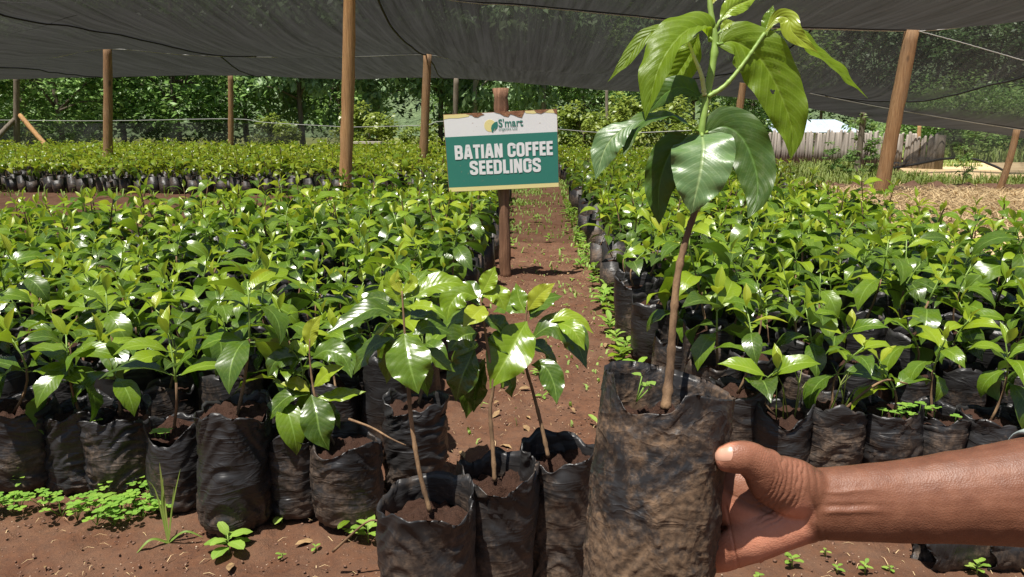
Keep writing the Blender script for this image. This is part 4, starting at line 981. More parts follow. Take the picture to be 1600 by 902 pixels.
# ---------------------------------------------------------------- shade net
def line3(pts): return [PY(*p) for p in pts]
W1 = line3([(-300,-75,7),(0,-52,7),(300,-44,7),(545,-30,7.1),(727,0,7.3),(805,5,7.5),(960,20,7.8),(1150,38,8.3),(1300,43,8.8),(1426,46,9.2),(1500,40,9),(1600,22,8.8),(1900,-20,8.6)])
W2 = line3([(-300,120,12.2),(0,97,12),(80,88,12),(168,74,11.7),(300,84,12),(450,87,12),(553,86,12),(665,83,12),(705,90,12),(848,105,12),(960,113,11.9),(1060,118,11.8),(1163,121,11.7),(1260,142,11.6),(1395,168,11.5),(1600,201,11.4),(1900,245,11)])
W3 = line3([(-300,119,17.6),(0,119,17.4),(170,120,17.3),(360,116,17.3),(550,120,17.3),(700,122,17.3),(850,130,17),(960,135,16.6),(1130,147,16),(1260,163,15.2),(1395,182,14.5),(1600,207,13.6),(1900,250,12.5)])
W0 = [Vector((x, 5.0, 2.25+.02*math.sin(x*2))) for x in np.linspace(-8, 10, 16)]
def resample(L_, n):
    return smooth_curve([tuple(p) for p in L_], n)
def net(A, B, sag, label, seed, seams=(), nu=170, nv=34, cut=None):
    a = np.array([np.interp(np.linspace(0, 1, nu), np.linspace(0, 1, 400), resample(A, 400)[:,k]) for k in range(3)]).T
    b = resample(B, 400)
    # pair points by the same viewing side (x/y ratio) so seams run straight
    b = np.array([np.interp(a[:,0]/a[:,1]*.55+.0, b[:,0]/b[:,1]*.55, b[:,k]) for k in range(3)]).T if A is not W0 else np.array([np.interp(np.linspace(0,1,nu), np.linspace(0,1,400), b[:,k]) for k in range(3)]).T
    V = []; rs = np.random.default_rng(seed)
    u = np.linspace(0, 1, nu); bul = 1+.35*np.interp(u*14, np.arange(16), rs.uniform(-1, 1, 16))
    sc = np.ones(nu)
    pa = np.array([px_of(*p)[0] for p in a]); pb = np.array([px_of(*p)[0] for p in b])
    sm_ = [(np.interp(s0, pa, u), np.interp(s1, pb, u)) for s0, s1 in seams]
    for j in range(nv):
        v = j/(nv-1); p = a*(1-v)+b*v; q = p.copy()
        fl = fbm(np.stack([u*60, np.full(nu, v*1.2), np.zeros(nu)], 1), seed, 3)*.03+fbm(np.stack([u*14, np.full(nu, v*3), np.zeros(nu)], 1), seed+5, 3)*.05
        sc = np.ones(nu)
        for ua, ub in sm_: sc = np.minimum(sc, .55+.45*np.clip(np.abs(u-(ua+(ub-ua)*v))*10, 0, 1)**.8)
        q[:,2] -= sag*bul*sc*(4*v*(1-v))**.8*(.75+.5*v); q[:,2] += fl*math.sin(PI*v)**.5
        V.append(q)
    V = np.concatenate(V); I = np.arange(nu*nv).reshape(nv, nu)
    Fc = np.stack([I[:-1,:-1].ravel(), I[:-1,1:].ravel(), I[1:,1:].ravel(), I[1:,:-1].ravel()], 1)
    o = obj('shade_net', mesh('shade_net', V, Fc, M['net'])); tag(o, label, 'shade net', 'black shade nets of the roof')
    G = V.reshape(nv, nu, 3)
    for ua, ub in sm_:
        mb = MB(); cc = []
        for j in range(nv):
            fi = (ua+(ub-ua)*j/(nv-1))*(nu-1); i = min(nu-2, int(fi)); cc.append(Vector(G[j, i]).lerp(Vector(G[j, i+1]), fi-i)-Vector((0,0,.012)))
        mb.tube(cc, .012, 6); mb.build('seam', M['rope'], o)
    # hem and the clips holding it to the wire
    mb = MB(); mb.tube([Vector(G[nv-1, i])-Vector((0,0,.005)) for i in range(0, nu, 2)], .010, 5); mb.build('hem', M['rope'], o)
    return G
net(W0, W1, .10, 'nearest strip of black shade net, over the middle of the beds', 11)
net(W1, W2, .24, 'wide sagging middle strip of black shade net filling the top of the photo', 12, ((-150, 400), (583, 668), (1270, 1040), (1880, 1290)))
net(W2, W3, .13, 'farthest strip of black shade net hanging in front of the trees', 13, ((-20, 190), (343, 412), (668, 698), (1040, 1120)))
def wire(L_, r, label, jit=.006, n=90, dz=.0, mat='wire'):
    c = resample(L_, n); rs = np.random.default_rng(n); mb = MB()
    mb.tube([Vector(p)+Vector((0, 0, rs.uniform(-jit, jit)*.3-dz)) for p in c], r, 5); tag(mb.build('wire', M[mat]), label, 'wire', 'wires of the shade house')
wire(W1, .006, 'pale wire along the near edge of the sagging middle net', dz=.02)
wire(W2[1:], .007, 'pale wire running between the middle and the far net', dz=.025)
wire(line3([(0,3,9),(60,5,9),(110,-2,8.5)]), .006, 'short pale wire end at the upper left corner')
wire(line3([(1428,47,9.15),(1500,66,9),(1600,95,8.8)]), .005, 'wire slanting down right from the top of the leaning post', dz=.0)
wire(line3([(0,188,17.5),(170,189,17.5),(360,186,17.3),(420,192,17.3),(545,199,17.3)]), .008, 'sagging fence wire behind the far left bed')
wire(line3([(860,201,17),(960,208,17),(1080,204,17)]), .008, 'fence wire right of the sign')
wire(line3([(1420,183,14),(1480,195,14),(1600,213,13)]), .006, 'loose wire below the net at the right')
wire(line3([(545,199,17.3),(660,196,17.3),(700,190,17.3),(860,201,17.1)]), .008, 'fence wire passing behind the sign')

def curtain(top, bot, label, mat='curtain', hem=True, nu=90, nv=14):
    a = resample(top, nu); b = resample(bot, nu); V = []; 
    for j in range(nv):
        v = j/(nv-1); q = a*(1-v)+b*v; q[:,1] += fbm(np.stack([np.arange(nu)*.2, np.full(nu, v*2), np.zeros(nu)], 1), 3, 3)*.12; V.append(q)
    V = np.concatenate(V); I = np.arange(nu*nv).reshape(nv, nu)
    Fc = np.stack([I[:-1,:-1].ravel(), I[:-1,1:].ravel(), I[1:,1:].ravel(), I[1:,:-1].ravel()], 1)
    o = obj('side_net', mesh('side_net', V, Fc, M[mat])); tag(o, label, 'side net')
    if hem: mb = MB(); mb.tube([Vector(V[(nv-1)*nu+i]) for i in range(nu)], .022, 6); mb.build('hem', M['rope'], o)
curtain(line3([(-60,192,18),(170,193,18),(360,192,18),(545,203,18)]), [Vector((p.x, p.y, .05)) for p in line3([(-60,240,18),(170,240,18),(360,240,18),(545,240,18)])], 'low dark net fence behind the far left bed', hem=False)
curtain(line3([(1385,262,12.6),(1400,260,12.7),(1500,190,13.4),(1600,207,13),(1750,230,12.4)]), line3([(1385,264,12.6),(1400,262,12.7),(1512,247,13.2),(1600,283,12.6),(1750,330,12)]), 'black side net gathered up into a peak over the dirt road')

# ---------------------------------------------------------------- the sign
def build_sign():
    Y = 4.25; root = thing('signboard', 'white and green signboard on a rough stake reading BATIAN COFFEE SEEDLINGS', 'sign', PZ(790, 432))
    bpy.context.view_layer.update(); g = root.location.copy(); inv = Matrix.Translation(-g)
    mb = MB(); r = random.Random(2); b = PZ(790,432); b.y = Y+.055; t = PY(783,138,Y+.055); b.z = -.05
    k = 22; pts = [b.lerp(t, i/(k-1))+Vector((r.uniform(-.002,.002), 0, 0))-g for i in range(k)]
    mb.tube(pts, [.034*(1+r.uniform(-.1,.1)) if i < k-3 else .040*(1+r.uniform(-.15,.15)) for i in range(k)], 11, jit=.05, rng=r); mb.build('stake', wood_mat('sign_stake', (.16,.075,.038), (.34,.18,.10), (.14,.06,.035)), root)
    TL, TR, BL, BR = PY(693,180,Y), PY(870,171,Y), PY(702,300,Y), PY(873,292,Y)
    TL, TR, BL, BR = [p-g for p in (TL, TR, BL, BR)]
    def q(u, v, out=0): return TL.lerp(TR, u).lerp(BL.lerp(BR, u), v)+Vector((0, -out, 0))
    def plate(poly, out, th, name, mat, lab=None):
        n = len(poly); V = [q(u, v, out) for u, v in poly]+[q(u, v, out-th) for u, v in poly]
        mb = MB(); mb.add(V, [tuple(range(n)), tuple(range(n, 2*n))[::-1]]+[(i, i+n, (i+1) % n+n, (i+1) % n) for i in range(n)])
        o = mb.build(name, mat, root, False)
        bm = bmesh.new(); bm.from_mesh(o.data); bmesh.ops.recalc_face_normals(bm, faces=bm.faces); bm.to_mesh(o.data); bm.free()
        if lab: o['label'] = lab
        return o
    def paint(name, c, w_=.06):
        m, nt, bb, _ = newmat(name); tc = coords(nt, 'Object'); n = noise(nt, 9, 6, tc, .7); n2 = noise(nt, 60, 4, tc)
        cc = mixc(nt, math_(nt, 'MULTIPLY', n, .22), c, tuple(x*.6 for x in c)); cc = mixc(nt, ramp(nt, n2, [(.68, (0,0,0)), (.76, (.5,)*3)]), cc, (.35,.25,.17))
        nt.links.new(cc, bb.inputs['Base Color']); bb.inputs['Roughness'].default_value = .5; bump(nt, bb, n2, .1, .001); return m
    white = paint('sign_white', (.78,.76,.76)); green = paint('sign_green', (.03,.19,.145)); yel = paint('sign_yellow', (.80,.68,.30)); rust = simple('sign_rust', (.16,.06,.03), (.34,.17,.09), 30, .9, .8, .004)
    plate([(-.004,-.006),(1.004,-.006),(1.004,1.005),(-.004,1.005)], -.001, .014, 'board', rust)
    plate([(0,.0),(1,.0),(1,.285),(0,.285)], .0005, .0015, 'white_panel', white)
    plate([(0,.285),(1,.285),(1,.945),(0,.945)], .0007, .0015, 'green_panel', green)
    plate([(0,.945),(1,.945),(1,1),(0,1)], .0005, .0015, 'yellow_band', yel)
    plate([(0,0),(.24,0),(.22,.035),(.13,.05),(.05,.045),(0,.055)], .0012, .0015, 'yellow_band', yel)
    plate([(.70,0),(1,0),(1,.05),(.88,.03),(.79,.04),(.73,.03)], .0012, .0015, 'yellow_band', yel)
    for j, pl_ in enumerate([[(.20,0),(.33,-.004),(.36,.02),(.33,.03),(.30,.052),(.27,.045),(.25,.02)], [(.45,-.004),(.72,-.002),(.70,.05),(.69,.085),(.655,.07),(.62,.045),(.59,.03),(.57,.065),(.53,.05),(.50,.02)],
                             [(.80,-.004),(.93,-.004),(.90,.022),(.86,.045),(.82,.03)], [(.965,-.004),(1.0,-.004),(1.0,.06),(.98,.045)]]):
        plate(pl_, .0019, .0012, 'torn_patch', rust)
    # logo: yellow disc and green leaf
    def circ(cu, cv, ru, rv, n=26, a0=0, a1=2*PI): return [(cu+ru*math.cos(a0+(a1-a0)*i/n), cv-rv*math.sin(a0+(a1-a0)*i/n)) for i in range(n)]
    plate(circ(.405,.165,.052,.078), .0012, .001, 'logo_disc', yel)
    plate([(.418,.245),(.412,.20),(.420,.16),(.445,.125),(.472,.115),(.476,.16),(.468,.20),(.448,.225),(.44,.24),(.452,.19),(.435,.225),(.428,.255)], .0018, .001, 'logo_leaf', green)
    # writing
    ux = (TR-TL).normalized(); wv = (TR-TL).length; hv = (BL-TL).length
    mbt = MB()
    def stroke(path, wd, ox, oy, h, depth, closed=False):
        # path in letter units (0..1 both ways, y up); wd in units of height
        n = len(path); pp = [Vector((ox+x, oy+y, 0)) for x, y in path]; L_, R_ = [], []
        for i in range(n):
            a = pp[i-1] if (i > 0 or closed) else None; c = pp[(i+1) % n] if (i < n-1 or closed) else None; p = pp[i]
            d1 = (p-a).normalized() if a is not None else None; d2 = (c-p).normalized() if c is not None else None
            if d1 is None: d1 = d2
            if d2 is None: d2 = d1
            t_ = (d1+d2).normalized(); nn = Vector((-t_.y, t_.x, 0)); k_ = min(1.6, 1/max(.3, nn.dot(Vector((-d1.y, d1.x, 0)))))
            L_.append(p+nn*wd/2*k_); R_.append(p-nn*wd/2*k_)
        V = [q_(p.x, p.y, depth) for p in L_+R_]; m_ = n if closed else n-1
        mbt.add(V, [(i, (i+1) % n, (i+1) % n+n, i+n) for i in range(m_)])
    def q_(x, y, depth): return q(x/wv, y/hv, depth)
    # letters: height 1, y up; converted into board metres (y down)
    def rr_(x0, y0, x1, y1, c, corners='abcd'):
        P4 = []
        for (cx, cy, a, k_) in ((x1-c, y1-c, 0, 'a'), (x0+c, y1-c, 90, 'b'), (x0+c, y0+c, 180, 'c'), (x1-c, y0+c, 270, 'd')):
            if k_ in corners: P4 += [(cx+c*math.cos(R(a+t_)), cy+c*math.sin(R(a+t_))) for t_ in (0, 30, 60, 90)]
            else: P4.append(((x1 if k_ in 'ad' else x0), (y1 if k_ in 'ab' else y0)))
        return P4
    s = .185; H2 = s/2; Wd = .50
    def glyph(ch):
        x0, x1, y0, y1 = H2, Wd-H2, H2, 1-H2
        if ch == 'I': return [[(H2, 0), (H2, 1)]], s
        if ch == 'L': return [[(H2, 0), (H2, 1)], [(s*.9, H2), (.36, H2)]], .36
        if ch == 'T': return [[(.21, 0), (.21, 1)], [(0, 1-H2), (.42, 1-H2)]], .42
        if ch == 'E': return [[(H2, 0), (H2, 1)], [(s*.9, H2), (.38, H2)], [(s*.9, 1-H2), (.38, 1-H2)], [(s*.9, .52), (.36, .52)]], .38
        if ch == 'F': return [[(H2, 0), (H2, 1)], [(s*.9, 1-H2), (.38, 1-H2)], [(s*.9, .52), (.35, .52)]], .38
        if ch == 'A': return [[(.085, 0), (.235, 1)], [(.455, 0), (.305, 1)], [(.15, .25), (.39, .25)], [(.19,.93),(.35,.93)]], .54
        if ch == 'N': return [[(H2, 0), (H2, 1)], [(Wd-H2, 0), (Wd-H2, 1)], [(H2+.02, 1), (Wd-H2-.02, 0)]], Wd
        if ch == 'O': return [('c', rr_(x0, y0, x1, y1, .12))], Wd
        if ch == 'D': return [('c', rr_(x0, y0, x1, y1, .14, 'ad'))], Wd
        if ch == 'B': return [('c', rr_(x0, .5, x1-.015, y1, .10, 'ad')), ('c', rr_(x0, y0, x1, .5, .10, 'ad'))], Wd
        if ch == 'C': 
            p = rr_(x0, y0, x1, y1, .12); return [[(x1, .60), (x1, y1-.12)]+p[:8]+p[8:16]+[(x1, .40)]], Wd
        if ch == 'G':
            p = rr_(x0, y0, x1, y1, .12); return [[(x1, .64), (x1, y1-.12)]+p[:16]+[(x1, .47)], [(x1-.10, .47), (x1+H2, .47)]], Wd
        if ch == 'S':
            a = rr_(x0, .52, x1, y1, .11); b = rr_(x0, y0, x1, .50, .11)
            return [[(x1, .68), (x1, y1-.11)]+a[1:8]+[(x0, .66), (x0+.03, .60), (x1-.03, .42), (x1, .36), (x1, y0+.11)]+b[12:16][::-1][1:]+b[8:12][::-1]+[(x0, .33)]], Wd
    def word(txt, u0, u1, vt, vb):
        gs = [(' ', None, .20) if c == ' ' else (c, *glyph(c)) for c in txt]; gap = .045
        tot = sum(g_[2] for g_ in gs)+gap*(len(gs)-1); hh = (vb-vt)*hv; sx = (u1-u0)*wv/(tot*hh); x = 0
        for c, st, wd in gs:
            if st:
                for si, p in enumerate(st):
                    cl = p[0] == 'c'; path = p[1] if cl else p
                    stroke([(u0*wv+(x+a)*hh*sx, vb*hv-b_*hh) for a, b_ in path], s*hh*min(1.15, max(sx, .9)), 0, 0, hh, .0022+si*.0003, cl)
            x += wd+gap
    word('BATIAN COFFEE', .075, .955, .40, .58); word('SEEDLINGS', .20, .845, .61, .79)
    o = mbt.build('lettering', white, root, False)
    for f in o.data.polygons: pass
    def text(body, u, v, size, mat, squeeze=1.0, off=0):
        cu = bpy.data.curves.new('t', 'FONT'); cu.body = body; cu.size = size; cu.offset = off; to = bpy.data.objects.new('t', cu); COL.objects.link(to)
        bpy.context.view_layer.update(); me = bpy.data.meshes.new_from_object(to.evaluated_get(bpy.context.evaluated_depsgraph_get())); bpy.data.objects.remove(to)
        uy = (TL-BL).normalized(); p0 = q(u, v, .0022); me.transform(Matrix.Translation(p0) @ Matrix(((ux.x, uy.x, 0, 0), (ux.y, uy.y, -1, 0), (ux.z, uy.z, 0, 0), (0,0,0,1))) @ Matrix.Diagonal((squeeze, 1, 1, 1)))
        me.materials.clear(); me.materials.append(mat); obj('lettering', me, root)
    text("S'mart", .478, .185, .058, green, .92, .001); text('organics Ltd', .478, .232, .024, green, .88, 0)
build_sign()

# green standpipe with a tap
g = PY(1380,300,9.4); root = thing('standpipe', 'green pipe standpipe with a rusty tap at the foot of the leaning post', 'tap', (g.x+.06, g.y, 0))
mb = MB(); mb.tube([(0,0,-.02),(0,0,.2),(.02,0,.36)], .018, 8); mb.build('pipe', M['green_pipe'], root)
mb = MB(); mb.tube([(.02,0,.35),(.02,0,.385)], .028, 8); mb.tube([(-.06,0,.38),(.10,0,.385)], .013, 8); mb.tube([(.09,0,.385),(.115,0,.36)], .014, 8); mb.build('tap', M['steel'], root)

# ---------------------------------------------------------------- stake fence, house
def build_fence():
    A = PZ(1195, 256); A = PY(1195, 252, 16.5); B = PY(1462, 250, 14.2); A.z = B.z = 0
    root = thing('stake_fence', 'weathered grey fence of upright stakes behind the thin mossy post', 'fence', A); L_ = (B-A); n = 58; r = random.Random(9)
    protos = []
    for k in range(6):
        mb = MB(); h = r.uniform(.64, .73); rr = r.uniform(.033, .042)
        mb.tube([(0,0,-.05),(r.uniform(-.01,.01),0,h*.5),(r.uniform(-.015,.015),0,h-.03),(r.uniform(-.02,.02),0,h)], [rr, rr*.97, rr*.9, rr*.5], 7, jit=.12, rng=r); protos.append(mb.mesh('stake', M['stake_grey']))
    for i in range(n):
        p = L_*(i+.5)/n; o = obj('stake', protos[r.randrange(6)], root, (p.x, p.y+r.uniform(-.015,.015), 0)); o.rotation_euler = (r.uniform(-.03,.03), r.uniform(-.035,.035), r.uniform(0,6)); o.scale = (1, 1, r.uniform(.93, 1.05)*(1.03 if i < 40 else .95))
    for z in (.2, .5):
        mb = MB(); mb.tube([Vector((0,.06,z)), L_*.5+Vector((0,.06,z+.02)), L_+Vector((0,.06,z))], .025, 7); mb.build('rail', M['bark'], root)
    e = obj('end_post', None) if False else None
    mb = MB(); p = L_+Vector((.05, -.02, 0)); mb.tube([p-Vector((0,0,.05)), p+Vector((.01,0,.66))], .07, 9, jit=.1, rng=r); mb.build('end_post', M['post_grey'], root)
build_fence()
def build_house():
    c = PY(1290, 230, 30); root = thing('house', 'small house with pale blue metal roof showing above the stake fence', 'house', (c.x, c.y, 0)); z1 = PY(1290,206,30).z-.02; z2 = PY(1290,187,31).z
    x0 = PY(1205,200,30).x-c.x; x1 = PY(1345,200,30).x-c.x; xr = PY(1322,200,30).x-c.x
    mb = MB(); mb.box(((x0+x1)/2, 2.5, z1/2-.05), (x1-x0-.5, 4.6, z1+.1)); mb.build('wall', M['plaster'], root, False)
    mb = MB(); n = 34
    for i in range(n):       # corrugated roof sheets
        xa = x0+(x1-x0)*i/n; xb = x0+(x1-x0)*(i+1)/n; dz = .004*(i % 2)
        ea = min(1, max(0, (x1-xa)/(x1-xr+.01))) ; eb = min(1, max(0, (x1-xb)/(x1-xr+.01)))
        a, b, c_, d_ = (xa, -.2, z1), (xb, -.2, z1), (xb, 1.2*eb-.2, z1+(z2-z1)*eb+dz), (xa, 1.2*ea-.2, z1+(z2-z1)*ea+dz)
        mb.add([a, b, c_, d_, (xb, 5.2, z1), (xa, 5.2, z1)], [(0,1,2,3), (3,2,4,5)])
    mb.build('roof', M['metal_roof'], root, False)
    mb = MB(); mb.box((x1-1.6, .15, z1-.9), (.9, .08, .8)); w_ = mb.build('window', M['steel'], root, False)
build_house()

# ---------------------------------------------------------------- trees
def crown_mesh(seed, w_, h, z0, nl, ls, mat, clumps=70, top=1.0, drop=0.0):
    r = np.random.default_rng(seed); c = []
    while len(c) < clumps:
        p = r.uniform(-1, 1, 3)
        if np.linalg.norm(p) < 1 and np.linalg.norm(p) > .35: c.append(p)
    c = np.array(c); c[:,0] *= w_/2; c[:,1] *= w_/2*.8; c[:,2] = z0+(c[:,2]*.5+.5)*h
    cs = r.uniform(.5, 1.2, clumps)*w_*.13; ct = r.uniform(0, 1, clumps)
    k = r.integers(0, clumps, nl); off = r.normal(0, 1, (nl, 3)); off /= np.linalg.norm(off, axis=1)[:,None]; rad = r.uniform(.3, 1, nl)**.5
    p = c[k]+off*(cs[k]*rad)[:,None]*np.array([1.25, 1.25, .8]); p[:,2] = np.maximum(p[:,2], .05)
    az = r.uniform(0, 2*PI, nl); til = r.uniform(-.9, .5, nl)-drop; d = np.stack([np.cos(az)*np.cos(til), np.sin(az)*np.cos(til), np.sin(til)], 1)
    sd = np.cross(d, r.normal(0, 1, (nl, 3))*.5+np.array([0,0,1])); sd /= np.linalg.norm(sd, axis=1)[:,None]
    L_ = ls*r.uniform(.6, 1.3, nl); wd = L_*.24; nn = np.cross(sd, d)
    V = np.stack([p, p+d*(L_*.5)[:,None]+sd*wd[:,None]+nn*(L_*.06)[:,None], p+d*L_[:,None], p+d*(L_*.5)[:,None]-sd*wd[:,None]+nn*(L_*.06)[:,None]], 1).reshape(-1, 3)
    Fc = np.arange(nl*4).reshape(nl, 4); tn = np.clip(ct[k]*.6+r.uniform(0, .4, nl), 0, 1).repeat(4)
    return mesh('crown', V, Fc, M[mat], False, tone=tn), c
def make_tree(name, label, cat, x, y, seed, w_, h, z0, nl, ls, mat, trunk='bark', group=None, clumps=70, drop=0.0, tr=.09):
    root = thing(name, label, cat, (x, y, 0), 0, group); cm, cc = crown_mesh(seed, w_, h, z0, nl, ls, mat, clumps, drop=drop); obj('crown', cm, root)
    mb = MB(); r = random.Random(seed); H = z0+h*.8
    pts = [Vector((math.sin(i*.9+seed)*.08*i/3, math.cos(i*1.3+seed)*.06*i/3, -.1+H*i/6)) for i in range(7)]; mb.tube(pts, [tr*(1-.12*i) for i in range(7)], 8, jit=.08, rng=r)
    for j in range(9):
        i = 2+j % 4; a = pts[i]; b = Vector(cc[r.randrange(len(cc))]); mb.tube([a, a.lerp(b, .5)+Vector((0,0,.1)), b], [tr*.4, tr*.25, tr*.08], 5)
    mb.build('trunk', M[trunk], root); return root
protoT = {}
def copy_tree(src, label, x, y, rz, sc):
    r = src.copy(); COL.objects.link(r); r.location = (x, y, 0); r.rotation_euler = (0,0,rz); r.scale = sc; r['label'] = label
    for ch in src.children: c = ch.copy(); COL.objects.link(c); c.parent = r
    return r
def X(px, Y): return (px-800)/F*Y*1.0
GT = 'trees behind the nursery'
t1 = make_tree('leafy_tree', 'bushy mid-green tree behind the far left post', 'tree', X(110,20), 20, 1, 4.2, 4.6, .2, 7000, .17, 'tree_green', group=GT, clumps=90)
t2 = make_tree('leafy_tree', 'dense green tree between the two left posts', 'tree', X(290,21), 21, 2, 4.4, 4.9, .3, 7500, .18, 'tree_green', group=GT, clumps=80)
t3 = make_tree('leafy_tree', 'dark-hearted tree with hanging blue-green leaves left of the orange post', 'tree', X(480,21.5), 21.5, 3, 3.8, 5.0, .9, 7000, .22, 'tree_pale', group=GT, clumps=60, drop=.5)
t4 = make_tree('gum_tree', 'slender gum tree with pale leaves behind the sign', 'tree', X(745,23), 23, 4, 3.6, 5.6, 1.2, 6500, .24, 'tree_pale', 'bark_pale', group=GT, clumps=55, drop=.7)
t5 = make_tree('shrub', 'low yellow-green shrub between the two posts left of the sign', 'shrub', X(578,19.5), 19.5, 5, 1.5, 1.25, .05, 2600, .13, 'tree_yellow', group='low shrubs before the trees', clumps=40, tr=.04)
t6 = make_tree('conifer', 'tall dark tree at the back left corner', 'tree', X(20,28), 28, 6, 5.5, 8.5, .3, 8000, .26, 'tree_dark', group='dark tall trees far behind', clumps=120)
for i, (src, px, Y, rz, sc, lab) in enumerate([
    (t1, -40, 20, 2, (1,1,1), 'bushy green tree at the left edge behind the braces'), (t2, 205, 22.5, 1, (1,1,1.05), 'green tree set back right of the brown far-left post'),
    (t1, 395, 22, 4, (1,1,1.05), 'green tree right of the thin reddish post'), (t3, 595, 22.5, 2.5, (1,1,1), 'hanging-leaved tree just right of the orange-brown post'),
    (t3, 690, 24, 4.1, (1.05,1,1.1), 'hanging-leaved tree behind the reddish post left of the sign'), (t4, 850, 22, 1.2, (1,1,1), 'pale gum tree right of the sign top'),
    (t1, 910, 23, 5.2, (.9,.9,1), 'green tree right of the sign'), (t4, 985, 25, 3.3, (1.1,1,1), 'pale gum tree left of the held seedling'), (t3, 1075, 24, 1.7, (1,1,1), 'dark tree seen through the leaves of the held seedling'),
    (t2, 1165, 26, 2.2, (1,1,1), 'green tree behind the post next to the held seedling'), (t1, 770, 27, 2.9, (1.1,1,1.1), 'green tree set back behind the sign'),
    (t2, 540, 27, 5.5, (1.1,1,1.1), 'green tree set back behind the thick post'), (t2, 60, 24.5, .4, (1,1,1), 'green tree set back between the left braces and post')]):
    copy_tree(src, lab, X(px, Y), Y, rz, sc)
for i, (px, Y, s_, lab) in enumerate([(150,30,1,'dark tall tree far behind the brown left post'), (290,31,1.05,'dark tall tree far behind the first trees'), (430,29,1,'dark tall tree above the reddish post'), (560,31,1,'dark tall tree behind the thick post'),
    (700,32,1.1,'dark tall tree left of the sign stake'), (840,33,1.05,'dark tall tree right of the sign stake'), (970,32,1,'dark tall tree left of the held crown'), (1090,33,1,'dark tall tree behind the held crown'), (1190,36,1,'dark tall tree left of the pale roof'),
    (1270,44,1.1,'dark tall tree rising behind the pale roof'), (1350,44,1.1,'dark tall tree right of the pale roof'), (1440,42,1,'dark tall tree behind the leaning post'), (1530,40,1,'dark tall tree above the hedge at right'), (1620,38,1,'dark tall tree at the right edge'),
    (-60,28,1,'dark tall tree beyond the left edge'), (1710,38,1,'dark tall tree beyond the right edge')]):
    copy_tree(t6, lab, X(px, Y), Y, i*1.3, (s_, s_, s_))
GS = 'low shrubs before the trees'
for i, (px, Y, s_, lab) in enumerate([(905,19,1.0,'yellow-green shrub at the far end of the path'), (965,19.5,1.15,'yellow-green shrub just left of the held leaves'), (1040,20,1.1,'yellow-green shrub behind the lowest held leaves'), (440,20,.8,'yellow-green shrub right of the reddish back post'),
    (1110,21,1,'shrub behind the stem of the held seedling'), (660,20,.7,'small shrub behind the post left of the sign'), (75,19.3,.55,'small yellow shrub beside the orange brace')]):
    copy_tree(t5, lab, X(px, Y), Y, i*2.1, (s_, s_, s_))
h1 = make_tree('hedge_tree', 'rounded green cypress tree behind the end of the stake fence', 'tree', X(1480,22), 22, 21, 4.6, 2.0, .0, 9000, .13, 'tree_green', group='rounded trees behind the dirt road', clumps=120)
copy_tree(h1, 'rounded green cypress at the right edge', X(1600,23), 23, 2, (1,1,1)); copy_tree(h1, 'low green cypress set back, above the end of the fence', X(1462,26), 26, 4, (1,1,.85)); copy_tree(h1, 'green cypress beyond the right edge of the photo', X(1720,22), 22, 1, (1,1,1.1))
# small shrub with thin leaves against the stake fence, weeds by the posts
s1 = make_tree('shrub', 'thin-leaved shrub clinging to the thin mossy post', 'shrub', PY(1345,270,12.6).x, 12.6, 31, .55, 1.25, .05, 420, .085, 'tree_green', group='weeds along the straw', clumps=18, tr=.012)
copy_tree(s1, 'leafy weed between the mossy post and the leaning post', PY(1362,270,11).x, 11, 2, (.55,.55,.45)); copy_tree(s1, 'leafy weed before the left part of the stake fence', PY(1297,270,12.2).x, 12.2, 1, (.6,.6,.5))
copy_tree(s1, 'tall thin weed on the verge left of the right-edge post', PY(1503,285,10).x, 10, 1, (.5,.5,.5)); copy_tree(s1, 'dry shrub beyond the dirt road', PY(1515,250,17.5).x, 17.5, 3, (1.8,1.4,.7)); copy_tree(s1, 'weed at the foot of the mossy post', PY(1325,280,11.6).x, 11.6, 4, (.7,.6,.4))

# bench plank far behind
p = PY(571,221,18); root = thing('bench', 'pale plank bench among the trees right of the thick post', 'bench', (p.x, p.y, 0))
mb = MB(); mb.box((0,0,p.z-.03), (.75,.25,.05)); mb.build('seat', M['plank'], root, False)
for sx in (-.28, .28): mb = MB(); mb.box((sx,0,(p.z-.05)/2), (.06,.2,p.z-.06)); mb.build('leg', M['post_grey'], root, False)

# ---------------------------------------------------------------- verge grass, straw, weeds, litter
def blades(name, pts, hmin, hmax, wd, mat, label, kind='stuff', flat=False, seed=0, cat=None):
    r = np.random.default_rng(seed); n = len(pts); pts = np.array(pts); az = r.uniform(0, 2*PI, n); h = r.uniform(hmin, hmax, n)
    d = np.stack([np.cos(az), np.sin(az), np.zeros(n)], 1); sd = np.stack([-np.sin(az), np.cos(az), np.zeros(n)], 1)*wd/2
    upv = np.array([0,0,1.0])
    if flat:
        tilt = r.uniform(-.15, .35, n)[:,None]; a = pts; m_ = a+d*(h*.5)[:,None]+upv*(tilt*h[:,None]*.5+.004); e = a+d*h[:,None]+upv*tilt*h[:,None]*.6
    else:
        bend = r.uniform(.2, 1.3, n)[:,None]; a = pts; m_ = a+upv*(h*.6)[:,None]+d*bend*(h*.25)[:,None]; e = a+upv*(h*(1-.4*bend[:,0]))[:,None]+d*bend*h[:,None]*.8
    V = np.stack([a-sd, a+sd, m_+sd*.8, m_-sd*.8, e+sd*.15, e-sd*.15], 1).reshape(-1, 3); b = np.arange(n)[:,None]*6
    Fc = np.concatenate([b+np.array([[0,1,2,3]]), b+np.array([[3,2,4,5]])]); uv = np.tile(np.array([[0,0],[1,0],[1,.5],[0,.5],[1,1],[0,1]]), (n, 1))
    o = obj(name, mesh(name, V, Fc, M[mat], False, uv=uv, tone=r.uniform(0, 1, n).repeat(6))); return tag(o, label, cat, kind=kind)
